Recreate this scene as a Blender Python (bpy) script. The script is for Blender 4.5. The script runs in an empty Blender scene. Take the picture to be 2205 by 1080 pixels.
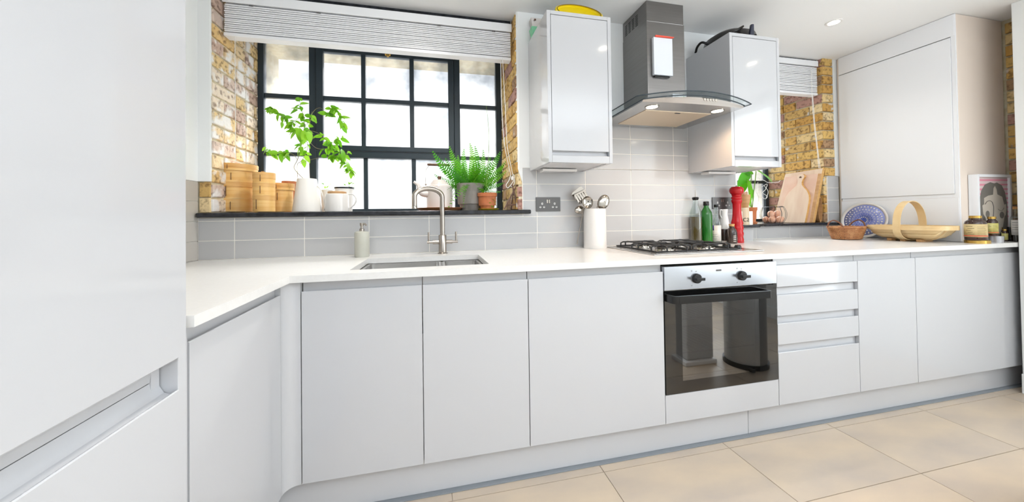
import bpy, bmesh, math, random
from mathutils import Vector, Matrix, noise
random.seed(7)
PI = math.pi
C = bpy.context.scene.collection
sc = bpy.context.scene

# ------------------------------------------------------------------ camera
CAM = Vector((1.0207, -1.9071, 1.0328)); FPX = 744.0; CX = 1102.0; CY = 454.7
def axes(yaw, pitch, roll):
    cy, sy = math.cos(yaw), math.sin(yaw)
    F = Vector((-sy*math.cos(pitch), cy*math.cos(pitch), math.sin(pitch)))
    R = Vector((cy, sy, 0)); U = R.cross(F)
    cr, sr = math.cos(roll), math.sin(roll)
    return R*cr+U*sr, U*cr-R*sr, F
RR, UU, FF = axes(-0.221, 0.0124, -0.0134)
cam = bpy.data.cameras.new('camera'); camo = bpy.data.objects.new('camera', cam); C.objects.link(camo)
m = Matrix.Identity(4)
for i in range(3):
    m[i][0] = RR[i]; m[i][1] = UU[i]; m[i][2] = -FF[i]; m[i][3] = CAM[i]
camo.matrix_world = m
cam.sensor_width = 36; cam.lens = FPX/2205*36
cam.shift_x = (1102.5-CX)/2205; cam.shift_y = (CY-540)/2205
cam.clip_start = 0.02
sc.camera = camo

# ------------------------------------------------------------------ light + exposure
vs = sc.view_settings
vs.view_transform = 'Standard'; vs.look = 'None'; vs.gamma = 1; vs.use_curve_mapping = False
vs.exposure = 0.34
w = bpy.data.worlds.new('sky'); sc.world = w; w.use_nodes = True
bg = w.node_tree.nodes['Background']; bg.inputs[0].default_value = (0.93, 0.97, 1.0, 1); bg.inputs[1].default_value = 1.5
def area(name, loc, rot, sx, sy, power, col=(1, 1, 1)):
    l = bpy.data.lights.new(name, 'AREA'); l.shape = 'RECTANGLE'; l.size = sx; l.size_y = sy
    l.energy = power; l.color = col
    o = bpy.data.objects.new(name, l); o.location = loc; o.rotation_euler = rot; C.objects.link(o)
    return o
area('right_window_daylight', (4.20, -2.35, 1.25), (0, PI/2, 0), 1.6, 1.8, 28, (0.90, 0.97, 1.0))
area('ceiling_fill', (1.9, -2.55, 1.80), (PI, 0, 0), 2.6, 1.3, 47, (0.88, 0.94, 1.0))  # added fill aimed up at the ceiling, no real lamp stands there
sun = bpy.data.lights.new('high_daylight', 'SUN'); sun.energy = 14; sun.angle = math.radians(35); sun.color = (1.0, 0.99, 0.97)
suno = bpy.data.objects.new('high_daylight', sun); C.objects.link(suno)
suno.rotation_euler = Vector((0.35, 1.0, 0.95)).to_track_quat('Z', 'Y').to_euler()
def spot(name, loc, power, col, ang=1.9, blend=0.8, size=0.02):
    l = bpy.data.lights.new(name, 'SPOT'); l.energy = power; l.color = col; l.spot_size = ang; l.spot_blend = blend
    l.shadow_soft_size = size
    o = bpy.data.objects.new(name, l); o.location = loc; C.objects.link(o); return o
WARM = (1.0, 0.64, 0.36)
spot('hood_lamp_light', (2.085, -0.37, 1.560), 5.0, WARM, 2.6)
spot('hood_lamp_light', (2.47, -0.37, 1.560), 5.0, WARM, 2.6)
DL = [(3.442, -.277, 6.5), (0.95, -.28, 26), (2.19, -.97, 2), (3.46, -.97, 1.2), (0.95, -.97, 3)]
for dx_, dy_, pw_ in DL: spot('downlight_light', (dx_, dy_, 2.185), pw_, (1, .94, .86), 2.2 if pw_ > 5 else 1.6)

# ------------------------------------------------------------------ picture point -> world point (used to place things)
def ray(u, v): return FF + RR*((u-CX)/FPX) - UU*((v-CY)/FPX)
def at(u, v, ax, val):
    i = 'xyz'.index(ax); d = ray(u, v); t = (val-CAM[i])/d[i]
    return CAM + d*t
def cyl(ul, ur, v, y):
    """round thing seen between columns ul..ur whose axis stands at depth y -> (x, radius)"""
    a, b = ray(ul, v), ray(ur, v)
    t0, t1 = math.atan2(a.x, a.y), math.atan2(b.x, b.y)
    tm = (t0+t1)/2; d = (y-CAM.y)/math.cos(tm)
    return CAM.x+d*math.sin(tm), abs(d*math.sin((t1-t0)/2))
def zat(u, v, y): return at(u, v, 'y', y).z

# ------------------------------------------------------------------ materials
def new_mat(name):
    mt = bpy.data.materials.new(name); mt.use_nodes = True
    nt = mt.node_tree; return mt, nt, nt.nodes['Principled BSDF']
def rgb(c): return (c[0], c[1], c[2], 1)
def mat(name, col, rough=0.5, metal=0.0, var=None, scale=8.0, stretch=(1, 1, 1), bump=0.0, bscale=60, coat=0.0, spec=0.5,
        trans=0.0, alpha=1.0, ior=1.45, detail=4, subsurf=0.0, var3=None):
    mt, nt, b = new_mat(name)
    b.inputs['Base Color'].default_value = rgb(col); b.inputs['Roughness'].default_value = rough
    b.inputs['Metallic'].default_value = metal; b.inputs['Coat Weight'].default_value = coat
    b.inputs['Coat Roughness'].default_value = 0.04
    b.inputs['Specular IOR Level'].default_value = spec; b.inputs['IOR'].default_value = ior
    b.inputs['Transmission Weight'].default_value = trans
    L = nt.links
    if var or bump:
        tc = nt.nodes.new('ShaderNodeTexCoord'); mp = nt.nodes.new('ShaderNodeMapping')
        mp.inputs['Scale'].default_value = stretch
        L.new(tc.outputs['Object'], mp.inputs['Vector'])
    if var:
        n = nt.nodes.new('ShaderNodeTexNoise'); n.inputs['Scale'].default_value = scale; n.inputs['Detail'].default_value = detail
        r = nt.nodes.new('ShaderNodeValToRGB')
        r.color_ramp.elements[0].position = 0.36; r.color_ramp.elements[1].position = 0.66
        r.color_ramp.elements[0].color = rgb(col); r.color_ramp.elements[1].color = rgb(var)
        if var3:
            e = r.color_ramp.elements.new(0.5); e.color = rgb(var3)
        L.new(mp.outputs[0], n.inputs['Vector']); L.new(n.outputs['Fac'], r.inputs[0]); L.new(r.outputs[0], b.inputs['Base Color'])
    if bump:
        n2 = nt.nodes.new('ShaderNodeTexNoise'); n2.inputs['Scale'].default_value = bscale; n2.inputs['Detail'].default_value = 5
        bp = nt.nodes.new('ShaderNodeBump'); bp.inputs['Strength'].default_value = bump; bp.inputs['Distance'].default_value = 0.004
        L.new(mp.outputs[0], n2.inputs['Vector']); L.new(n2.outputs['Fac'], bp.inputs['Height']); L.new(bp.outputs[0], b.inputs['Normal'])
    return mt
def glassy(name, col, refl=0.05, rough=0.02, edge=0.5):
    """thin tinted glass: see-through, mirrors more towards its edges"""
    mt, nt, b = new_mat(name); nt.nodes.remove(b)
    out = nt.nodes['Material Output']; L = nt.links
    t = nt.nodes.new('ShaderNodeBsdfTransparent'); t.inputs[0].default_value = rgb(col)
    g_ = nt.nodes.new('ShaderNodeBsdfGlossy'); g_.inputs['Roughness'].default_value = rough; g_.inputs['Color'].default_value = (.95, .97, 1, 1)
    lw = nt.nodes.new('ShaderNodeLayerWeight'); lw.inputs['Blend'].default_value = 0.25
    mr = nt.nodes.new('ShaderNodeMapRange'); mr.inputs['To Min'].default_value = refl; mr.inputs['To Max'].default_value = refl+edge
    L.new(lw.outputs['Facing'], mr.inputs['Value'])
    mx = nt.nodes.new('ShaderNodeMixShader'); L.new(mr.outputs[0], mx.inputs[0])
    L.new(t.outputs[0], mx.inputs[1]); L.new(g_.outputs[0], mx.inputs[2]); L.new(mx.outputs[0], out.inputs[0])
    return mt
def emis(name, col, s):
    mt, nt, b = new_mat(name)
    b.inputs['Emission Color'].default_value = rgb(col); b.inputs['Emission Strength'].default_value = s
    b.inputs['Base Color'].default_value = rgb(col); return mt

M = {}
M['gloss'] = mat('white gloss lacquer', (0.575, 0.58, 0.60), 0.11, coat=0.3)
M['carcass'] = mat('white melamine', (0.62, 0.62, 0.64), 0.35)
M['plaster'] = mat('white wall paint', (0.86, 0.875, 0.875), 0.7, bump=0.12, bscale=40)
M['ceiling'] = mat('ceiling paint', (0.90, 0.905, 0.91), 0.8)
M['quartz'] = mat('white quartz worktop', (0.79, 0.78, 0.76), 0.22, var=(0.81, 0.80, 0.785), scale=90)
M['black_gap'] = mat('shadow gap', (0.03, 0.03, 0.03), 0.7)
M['slate'] = mat('black slate', (0.012, 0.013, 0.016), 0.25, var=(0.03, 0.032, 0.04), scale=30)
M['iron'] = mat('painted steel window bars', (0.022, 0.036, 0.048), 0.38)  # bluish lift is window haze put into the base colour
M['grout'] = mat('pale grout', (0.92, 0.88, 0.82), 0.8)
M['tile'] = mat('glazed grey wall tile', (0.505, 0.505, 0.51), 0.14, var=(0.53, 0.53, 0.535), scale=3, coat=0.05, spec=0.4)
M['tile_warm'] = mat('glazed greige wall tile', (0.52, 0.49, 0.45), 0.12)
M['mortar'] = mat('lime mortar', (0.72, 0.66, 0.50), 0.9, var=(0.60, 0.50, 0.32), scale=25, bump=0.5, bscale=80)
M['floor'] = mat('beige porcelain', (0.69, 0.555, 0.41), 0.28, var=(0.54, 0.45, 0.37), scale=2.2, stretch=(1, 2.2, 1), detail=8)
M['floor_grout'] = mat('floor grout', (0.62, 0.54, 0.45), 0.8)
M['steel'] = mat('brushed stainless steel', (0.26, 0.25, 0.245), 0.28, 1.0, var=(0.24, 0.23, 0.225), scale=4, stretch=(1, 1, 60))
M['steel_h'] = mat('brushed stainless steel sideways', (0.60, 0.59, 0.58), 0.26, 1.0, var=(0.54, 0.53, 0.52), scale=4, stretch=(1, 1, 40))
M['nickel'] = mat('brushed nickel', (0.42, 0.38, 0.34), 0.22, 1.0)
M['chrome'] = mat('chrome', (0.42, 0.385, 0.34), 0.12, 1.0)
M['black_metal'] = mat('black enamel', (0.012, 0.012, 0.013), 0.3)
M['black_plastic'] = mat('black plastic', (0.01, 0.01, 0.01), 0.25)
M['blind'] = mat('white painted wood', (0.89, 0.90, 0.93), 0.4)
M['cord'] = mat('white cotton cord', (0.85, 0.84, 0.82), 0.8)
M['bamboo'] = mat('bamboo', (0.82, 0.46, 0.14), 0.42, var=(0.90, 0.60, 0.24), scale=5, stretch=(1, 1, 14), detail=6)
M['box_grey'] = mat('light grey box', (.55, .55, .54), .5)
M['bamboo_dark'] = mat('bamboo band', (0.68, 0.36, 0.11), 0.42, var=(0.80, 0.48, 0.18), scale=5, stretch=(1, 1, 14))
M['ceramic'] = mat('white glazed ceramic', (0.84, 0.81, 0.78), 0.15, coat=0.3)
M['ceramic_matt'] = mat('white unglazed ceramic', (0.82, 0.79, 0.75), 0.45)
M['enamel'] = mat('cream enamel', (0.72, 0.655, 0.62), 0.15)
M['wood_dark'] = mat('dark wood', (0.10, 0.045, 0.025), 0.4, var=(0.17, 0.08, 0.045), scale=20, stretch=(4, 1, 1))
M['wood'] = mat('oak', (0.50, 0.27, 0.11), 0.45, var=(0.62, 0.36, 0.17), scale=9, stretch=(1, 1, 6))
M['wood_tray'] = mat('reddish wood', (0.42, 0.17, 0.07), 0.35, var=(0.52, 0.24, 0.10), scale=12, stretch=(1, 6, 6))
M['wood_pale'] = mat('pale maple', (0.82, 0.66, 0.52), 0.5, var=(0.74, 0.55, 0.42), scale=4, stretch=(1, 5, 1), detail=8)
M['wood_edge'] = mat('honey wood edge', (0.62, 0.34, 0.10), 0.45, var=(0.72, 0.43, 0.16), scale=12, stretch=(1, 1, 5))
M['wood_pink'] = mat('pinkish beech', (0.74, 0.49, 0.38), 0.5, var=(0.80, 0.60, 0.48), scale=5, stretch=(5, 1, 1))
M['trugwood'] = mat('willow board', (0.80, 0.56, 0.28), 0.45, var=(0.86, 0.66, 0.38), scale=10, stretch=(3, 1, 1))
M['wicker'] = mat('brown wicker', (0.42, 0.17, 0.065), 0.5, var=(0.60, 0.30, 0.13), scale=30)
M['wicker_dark'] = mat('dark wicker', (0.16, 0.06, 0.03), 0.5, var=(0.26, 0.11, 0.06), scale=40)
M['terracotta'] = mat('terracotta', (0.52, 0.16, 0.06), 0.7, var=(0.58, 0.21, 0.09), scale=14)
M['concrete'] = mat('grey fibre planter', (0.235, 0.21, 0.19), 0.6, var=(0.31, 0.285, 0.26), scale=7, stretch=(3, 3, 1))
M['soil'] = mat('potting soil', (0.03, 0.02, 0.012), 0.95)
M['stem'] = mat('woody stem', (0.22, 0.14, 0.09), 0.6, var=(0.30, 0.28, 0.12), scale=20)
M['stem_green'] = mat('green stem', (0.16, 0.30, 0.05), 0.5)
def leafmat(name, c, c2):
    mt, nt, b = new_mat(name); L = nt.links; out = nt.nodes['Material Output']
    oi = nt.nodes.new('ShaderNodeObjectInfo'); mx = nt.nodes.new('ShaderNodeMix'); mx.data_type = 'RGBA'
    mx.inputs[6].default_value = rgb(c); mx.inputs[7].default_value = rgb(c2)
    L.new(oi.outputs['Random'], mx.inputs[0]); L.new(mx.outputs[2], b.inputs['Base Color']); b.inputs['Roughness'].default_value = 0.4
    t = nt.nodes.new('ShaderNodeBsdfTranslucent'); L.new(mx.outputs[2], t.inputs[0])
    ms = nt.nodes.new('ShaderNodeMixShader'); ms.inputs[0].default_value = 0.5
    L.new(b.outputs[0], ms.inputs[1]); L.new(t.outputs[0], ms.inputs[2]); L.new(ms.outputs[0], out.inputs[0]); return mt
M['leaf'] = leafmat('bright green leaf', (0.13, 0.42, 0.015), (0.34, 0.66, 0.04))
M['fern'] = leafmat('fern green', (0.05, 0.30, 0.008), (0.17, 0.50, 0.02))
M['bigleaf'] = leafmat('broad green leaf', (0.025, 0.24, 0.008), (0.14, 0.46, 0.015))
M['red'] = mat('red lacquer', (0.56, 0.004, 0.010), 0.14, coat=0.15)
M['yellow'] = mat('yellow enamel', (0.90, 0.68, 0.005), 0.3)
M['yellow_dark'] = mat('dark rim line', (0.25, 0.16, 0.01), 0.4)
M['gold'] = mat('gold lid', (0.62, 0.40, 0.10), 0.25, 0.8)
M['tin'] = mat('dull tin', (0.50, 0.50, 0.52), 0.35, 0.7)
M['mint'] = mat('mint green tin', (0.22, 0.62, 0.36), 0.35)
M['paper'] = mat('white paper', (0.80, 0.82, 0.87), 0.6)
M['print_grey'] = mat('grey print', (0.35, 0.36, 0.36), 0.6)
M['print_green'] = mat('green print', (0.15, 0.45, 0.15), 0.6)
M['red_tab'] = mat('coral red strip', (0.85, 0.10, 0.06), 0.5)
M['pink'] = mat('pink print', (0.80, 0.30, 0.40), 0.6)
M['pink_pale'] = mat('pale pink print', (0.78, 0.62, 0.62), 0.6)
M['hair'] = mat('grey print hair', (0.20, 0.185, 0.165), 0.6)
M['skin'] = mat('pale greige print', (0.62, 0.56, 0.48), 0.6)
M['ink'] = mat('dark ink', (0.10, 0.09, 0.085), 0.6)
M['olive'] = mat('dark olive oil', (0.085, 0.055, 0.006), 0.10, coat=0.3)
M['greenglass'] = mat('green bottle glass', (0.006, 0.10, 0.008), 0.05, coat=0.4, var=(0.015, 0.20, 0.012), scale=9, stretch=(1, 1, .4))
M['clear'] = glassy('clear glass', (0.88, 0.92, 0.90), 0.05)
M['hoodglass'] = glassy('hood canopy glass', (0.94, 0.965, 0.96), 0.04, edge=.22)
M['brownglass'] = mat('amber jar glass', (0.035, 0.010, 0.006), 0.06, coat=0.6)
M['darkliquid'] = mat('dark liquid', (0.01, 0.01, 0.014), 0.06, coat=0.4)
M['liquid'] = mat('dark vinegar', (0.03, 0.015, 0.01), 0.05, coat=0.4)
M['label'] = mat('paper label', (0.80, 0.76, 0.72), 0.6)
M['label_gold'] = mat('gold paper label', (0.62, 0.47, 0.22), 0.4, var=(0.78, 0.64, 0.36), scale=12)
M['label_green'] = mat('olive yellow label', (0.55, 0.50, 0.12), 0.4, var=(0.72, 0.66, 0.30), scale=14)
M['label_text'] = mat('label text', (0.20, 0.14, 0.07), 0.6)
M['purple'] = mat('purple logo print', (0.10, 0.08, 0.38), 0.5)
M['cork'] = mat('cork', (0.60, 0.30, 0.10), 0.8, var=(0.70, 0.40, 0.17), scale=60)
M['stoneware'] = mat('dark brown glazed stoneware', (0.03, 0.018, 0.014), 0.15, coat=0.5, var=(0.07, 0.04, 0.03), scale=20)
M['blueplate'] = mat('blue glaze', (0.24, 0.28, 0.62), 0.2, var=(0.32, 0.36, 0.68), scale=30)
M['deepblue'] = mat('deep blue dots', (0.04, 0.10, 0.60), 0.25)
M['egg'] = mat('brown eggshell', (0.66, 0.34, 0.22), 0.5, var=(0.72, 0.44, 0.32), scale=20)
M['wire'] = mat('dark wire', (0.06, 0.07, 0.08), 0.35, 0.6)
M['socket'] = mat('satin steel socket plate', (0.12, 0.117, 0.115), 0.35, 0.6)
M['white_plastic'] = mat('white plastic', (0.82, 0.80, 0.78), 0.3)
M['oven_glass'] = mat('black oven glass', (0.006, 0.006, 0.006), 0.03, coat=0.8)
M['oven_window'] = glassy('tinted oven window', (0.40, 0.39, 0.36), 0.15, 0.015)
M['oven_enamel'] = mat('grey oven enamel', (0.45, 0.44, 0.40), 0.3)
M['oven_panel'] = mat('satin steel oven fascia', (0.58, 0.61, 0.66), 0.24, 0.9)
M['filter'] = mat('hood filter mesh', (0.80, 0.66, 0.50), 0.35, 0.6, bump=0.4, bscale=400)
M['lamp'] = emis('lamp glow', (1.0, 0.90, 0.74), 22)
M['soap'] = mat('grey green glazed soap bottle', (0.50, 0.49, 0.42), 0.25, var=(0.56, 0.56, 0.50), scale=5)
M['pan'] = mat('black non-stick pan', (0.012, 0.010, 0.009), 0.3)
M['beige_paint'] = mat('warm beige paint', (0.84, 0.73, 0.64), 0.5)
M['dark_strip'] = mat('dark grey strip', (0.25, 0.27, 0.29), 0.5)

# frosted panes: mostly lets the sky through, slightly mottled
def frosted():
    mt, nt, b = new_mat('frosted window glass'); L = nt.links; out = nt.nodes['Material Output']
    tc = nt.nodes.new('ShaderNodeTexCoord'); n = nt.nodes.new('ShaderNodeTexNoise'); n.inputs['Scale'].default_value = 5; n.inputs['Detail'].default_value = 8
    r = nt.nodes.new('ShaderNodeValToRGB'); r.color_ramp.elements[0].color = (.55, .57, .60, 1); r.color_ramp.elements[1].color = (1, 1, 1, 1)
    r.color_ramp.elements[0].position = .30; r.color_ramp.elements[1].position = .58
    L.new(tc.outputs['Object'], n.inputs['Vector']); L.new(n.outputs['Fac'], r.inputs[0])
    t = nt.nodes.new('ShaderNodeBsdfTransparent'); tl = nt.nodes.new('ShaderNodeBsdfTranslucent')
    L.new(r.outputs[0], t.inputs[0]); L.new(r.outputs[0], tl.inputs[0])
    m1 = nt.nodes.new('ShaderNodeMixShader'); m1.inputs[0].default_value = 0.14
    b.inputs['Base Color'].default_value = (.8, .82, .85, 1); b.inputs['Roughness'].default_value = 0.3
    m2 = nt.nodes.new('ShaderNodeMixShader'); m2.inputs[0].default_value = 0.08
    L.new(t.outputs[0], m1.inputs[1]); L.new(tl.outputs[0], m1.inputs[2])
    L.new(m1.outputs[0], m2.inputs[1]); L.new(b.outputs[0], m2.inputs[2]); L.new(m2.outputs[0], out.inputs[0]); return mt
M['frosted'] = frosted()

# brick: colour picked per brick, pitted and smeared with lime
def brickmat(name, cols, lime, limecol=(0.72, 0.70, 0.66)):
    mt, nt, b = new_mat(name); L = nt.links
    oi = nt.nodes.new('ShaderNodeObjectInfo'); r = nt.nodes.new('ShaderNodeValToRGB'); r.color_ramp.interpolation = 'CONSTANT'
    els = r.color_ramp.elements
    while len(els) < len(cols): els.new(0.5)
    for i, c in enumerate(cols): els[i].position = i/len(cols); els[i].color = rgb(c)
    tc = nt.nodes.new('ShaderNodeTexCoord'); n = nt.nodes.new('ShaderNodeTexNoise'); n.inputs['Scale'].default_value = 45; n.inputs['Detail'].default_value = 8
    n.noise_dimensions = '4D'; mw = nt.nodes.new('ShaderNodeMath'); mw.operation = 'MULTIPLY'; mw.inputs[1].default_value = 50
    L.new(oi.outputs['Random'], mw.inputs[0]); L.new(mw.outputs[0], n.inputs['W']); L.new(tc.outputs['Object'], n.inputs['Vector'])
    L.new(oi.outputs['Random'], r.inputs[0])
    dk = nt.nodes.new('ShaderNodeValToRGB'); dk.color_ramp.elements[0].position = .36; dk.color_ramp.elements[1].position = .5
    dk.color_ramp.elements[0].color = (.28, .22, .2, 1); dk.color_ramp.elements[1].color = (1, 1, 1, 1)
    L.new(n.outputs['Fac'], dk.inputs[0])
    mu = nt.nodes.new('ShaderNodeMix'); mu.data_type = 'RGBA'; mu.blend_type = 'MULTIPLY'; mu.inputs[0].default_value = .8
    L.new(r.outputs[0], mu.inputs[6]); L.new(dk.outputs[0], mu.inputs[7])
    n2 = nt.nodes.new('ShaderNodeTexNoise'); n2.inputs['Scale'].default_value = 14; n2.inputs['Detail'].default_value = 6; n2.noise_dimensions = '4D'
    L.new(mw.outputs[0], n2.inputs['W']); L.new(tc.outputs['Object'], n2.inputs['Vector'])
    lr = nt.nodes.new('ShaderNodeValToRGB'); lr.color_ramp.elements[0].position = .62-lime*.3; lr.color_ramp.elements[1].position = .70-lime*.25
    L.new(n2.outputs['Fac'], lr.inputs[0])
    m2 = nt.nodes.new('ShaderNodeMix'); m2.data_type = 'RGBA'; m2.inputs[7].default_value = rgb(limecol)
    L.new(lr.outputs[0], m2.inputs[0]); L.new(mu.outputs[2], m2.inputs[6]); L.new(m2.outputs[2], b.inputs['Base Color'])
    b.inputs['Roughness'].default_value = .85
    bp = nt.nodes.new('ShaderNodeBump'); bp.inputs['Strength'].default_value = .8; bp.inputs['Distance'].default_value = .006
    L.new(n.outputs['Fac'], bp.inputs['Height']); L.new(bp.outputs[0], b.inputs['Normal']); return mt
STOCK = [(.70, .46, .15), (.60, .34, .09), (.78, .58, .28), (.42, .26, .14), (.68, .42, .13), (.46, .26, .21), (.82, .64, .36), (.62, .40, .14)]
M['brick'] = brickmat('yellow stock brick', STOCK, 0.0)
M['brick_lime_lit'] = brickmat('limed and lit stock brick', [(.78, .60, .36), (.74, .50, .22), (.66, .52, .44), (.76, .56, .28), (.56, .40, .32), (.80, .68, .54)], 0.42, (0.84, 0.82, 0.80))  # window glare put into paler colours and extra lime, over real whitewash patches

# ------------------------------------------------------------------ mesh builder
class MB:
    def __init__(s): s.v = []; s.f = []; s.mi = []; s.cur = 0
    def _add(s, vs_, fs):
        o = len(s.v); s.v += [tuple(p) for p in vs_]
        for f in fs: s.f.append(tuple(i+o for i in f)); s.mi.append(s.cur)
        return s
    def box(s, x0, x1, y0, y1, z0, z1):
        if x0 > x1: x0, x1 = x1, x0
        if y0 > y1: y0, y1 = y1, y0
        if z0 > z1: z0, z1 = z1, z0
        return s._add([(x0, y0, z0), (x1, y0, z0), (x1, y1, z0), (x0, y1, z0), (x0, y0, z1), (x1, y0, z1), (x1, y1, z1), (x0, y1, z1)],
                      [(0, 3, 2, 1), (4, 5, 6, 7), (0, 1, 5, 4), (1, 2, 6, 5), (2, 3, 7, 6), (3, 0, 4, 7)])
    def obox(s, c, ax, ay, az, hx, hy, hz):
        c = Vector(c); ax, ay, az = Vector(ax).normalized(), Vector(ay).normalized(), Vector(az).normalized()
        P = [c+ax*(hx*i)+ay*(hy*j)+az*(hz*k) for k in (-1, 1) for (i, j) in ((-1, -1), (1, -1), (1, 1), (-1, 1))]
        return s._add(P, [(0, 3, 2, 1), (4, 5, 6, 7), (0, 1, 5, 4), (1, 2, 6, 5), (2, 3, 7, 6), (3, 0, 4, 7)])
    def lathe(s, prof, cx, cy, cz=0, n=32, sx=1, sy=1, cap=True):
        vs_ = []; k = len(prof)
        for (r, z) in prof:
            for i in range(n):
                a = 2*PI*i/n; vs_.append((cx+r*sx*math.cos(a), cy+r*sy*math.sin(a), cz+z))
        fs = []
        for j in range(k-1):
            for i in range(n):
                i2 = (i+1) % n; fs.append((j*n+i, j*n+i2, (j+1)*n+i2, (j+1)*n+i))
        if cap:
            if prof[0][0] > 1e-6: fs.append(tuple(range(n-1, -1, -1)))
            if prof[-1][0] > 1e-6: fs.append(tuple((k-1)*n+i for i in range(n)))
        return s._add(vs_, fs)
    def tube(s, pts, r, n=8, closed=False, cap=True, flat=1.0):
        pts = [Vector(p) for p in pts]; k = len(pts)
        rs = r if isinstance(r, (list, tuple)) else [r]*k
        vs_ = []; prev = None
        for i, p in enumerate(pts):
            if closed: t = pts[(i+1) % k]-pts[i-1]
            else: t = pts[min(i+1, k-1)]-pts[max(i-1, 0)]
            t.normalize()
            if prev is None:
                a = Vector((0, 0, 1)) if abs(t.z) < .9 else Vector((0, 1, 0))
            else: a = prev
            nn = (a-t*a.dot(t)); nn.normalize(); prev = nn; bb = t.cross(nn)
            for j in range(n):
                an = 2*PI*j/n; vs_.append(p+nn*(rs[i]*math.cos(an)*flat)+bb*(rs[i]*math.sin(an)))
        fs = []; kk = k if closed else k-1
        for i in range(kk):
            i2 = (i+1) % k
            for j in range(n):
                j2 = (j+1) % n; fs.append((i*n+j, i*n+j2, i2*n+j2, i2*n+j))
        if cap and not closed:
            fs.append(tuple(range(n-1, -1, -1))); fs.append(tuple((k-1)*n+j for j in range(n)))
        return s._add(vs_, fs)
    def prism(s, poly, axis, a, b):
        """poly in the two other axes (cyclic order x->(y,z), y->(x,z), z->(x,y)) extruded a..b"""
        def P(p, t):
            return {'x': (t, p[0], p[1]), 'y': (p[0], t, p[1]), 'z': (p[0], p[1], t)}[axis]
        n = len(poly)
        return s._add([P(p, a) for p in poly]+[P(p, b) for p in poly],
                      [tuple(range(n-1, -1, -1)), tuple(range(n, 2*n))]+[(i, (i+1) % n, n+(i+1) % n, n+i) for i in range(n)])
    def sphere(s, c, r, sx=1, sy=1, sz=1, n=16, k=10):
        prof = [(r*math.sin(PI*i/k), -r*sz*math.cos(PI*i/k)) for i in range(k+1)]
        return s.lathe(prof, c[0], c[1], c[2], n, sx, sy, cap=False)
    def strip(s, A, B):
        """surface between two polylines of equal length"""
        n = len(A); return s._add(list(A)+list(B), [(i, i+1, n+i+1, n+i) for i in range(n-1)])
    def xf(s, fn, start=0):
        s.v[start:] = [tuple(fn(Vector(p))) for p in s.v[start:]]; return s
    def mesh(s, name, mats, smooth=None, off=(0, 0, 0)):
        me = bpy.data.meshes.new(name); ox, oy, oz = off
        me.from_pydata([(x-ox, y-oy, z-oz) for x, y, z in s.v], [], s.f)
        if not isinstance(mats, (list, tuple)): mats = [mats]
        for q in mats: me.materials.append(q)
        if any(s.mi): me.polygons.foreach_set('material_index', s.mi)
        bm = bmesh.new(); bm.from_mesh(me); bmesh.ops.recalc_face_normals(bm, faces=bm.faces); bm.to_mesh(me); bm.free()
        if smooth is not None:
            me.polygons.foreach_set('use_smooth', [True]*len(me.polygons)); me.set_sharp_from_angle(angle=math.radians(smooth))
        me.update(); return me

def tag(o, label=None, cat=None, group=None, kind=None):
    if label: o['label'] = label
    if cat: o['category'] = cat
    if group: o['group'] = group
    if kind: o['kind'] = kind
    return o
def wloc(p):
    v = Vector((0, 0, 0))
    while p: v += p.location; p = p.parent
    return v
def build(mb, name, mats, parent=None, smooth=None, bevel=0, solid=0, label=None, cat=None, group=None, kind=None, loc=None, sub=0):
    off = wloc(parent) if parent else Vector((0, 0, 0))
    l = Vector(loc) if loc is not None else None
    me = mb.mesh(name, mats, smooth, (l if l is not None else off))
    o = bpy.data.objects.new(name, me); C.objects.link(o)
    if parent: o.parent = parent
    if l is not None: o.location = l-off
    if solid:
        q = o.modifiers.new('solid', 'SOLIDIFY'); q.thickness = solid; q.offset = 0
    if sub:
        q = o.modifiers.new('sub', 'SUBSURF'); q.levels = sub; q.render_levels = sub
    if bevel:
        q = o.modifiers.new('bevel', 'BEVEL'); q.width = bevel; q.segments = 2; q.limit_method = 'ANGLE'; q.angle_limit = math.radians(40)
    return tag(o, label, cat, group, kind)
def thing(name, loc, label, cat, group=None, kind=None):
    o = bpy.data.objects.new(name, None); C.objects.link(o); o.location = loc; o.empty_display_size = .02
    return tag(o, label, cat, group, kind)
def struct(name, mb, mt, **k): return build(mb, name, mt, kind='structure', **k)
def inst(src, parent, loc, rot=None, scale=None):
    o = bpy.data.objects.new(src.name.split('.')[0], src.data); C.objects.link(o); o.parent = parent
    o.location = Vector(loc)-wloc(parent)
    if rot: o.rotation_euler = rot
    if scale: o.scale = scale
    return o
def spline(P, n=8):
    """Catmull-Rom through points"""
    P = [Vector(p) for p in P]; Q = [P[0]*2-P[1]]+P+[P[-1]*2-P[-2]]; out = []
    for i in range(1, len(Q)-2):
        for k in range(n):
            t = k/n; a, b, c, d = Q[i-1], Q[i], Q[i+1], Q[i+2]
            out.append(.5*((2*b)+(c-a)*t+(2*a-5*b+4*c-d)*t*t+(3*b-a-3*c+d)*t*t*t))
    out.append(P[-1]); return out

# ------------------------------------------------------------------ key dimensions
T = 0.842; TB = 0.8186; ZD = 0.135; ZT = 0.784; FY = -0.600; WY = -0.625; PY = -0.5635
X0 = 0.5757; S1 = 1.065; S2 = 0.950; ZC = 2.2
XL = -0.063; XA, XB = -0.003, 1.482           # window 1 opening
XC, XD = 2.987, 3.92; XS = 3.106; YR = 0.13   # window 2 opening, step of the wall, depth of the stepped wall
G0 = 0.087; TP = 0.3023; TZ = 1.0255; TR = 0.0934
XW = 4.235; XW2 = 4.47                          # near right wall face, far brick return
W1 = 0.45; W2 = 0.60                           # window planes
TALLX = 0.55

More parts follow.
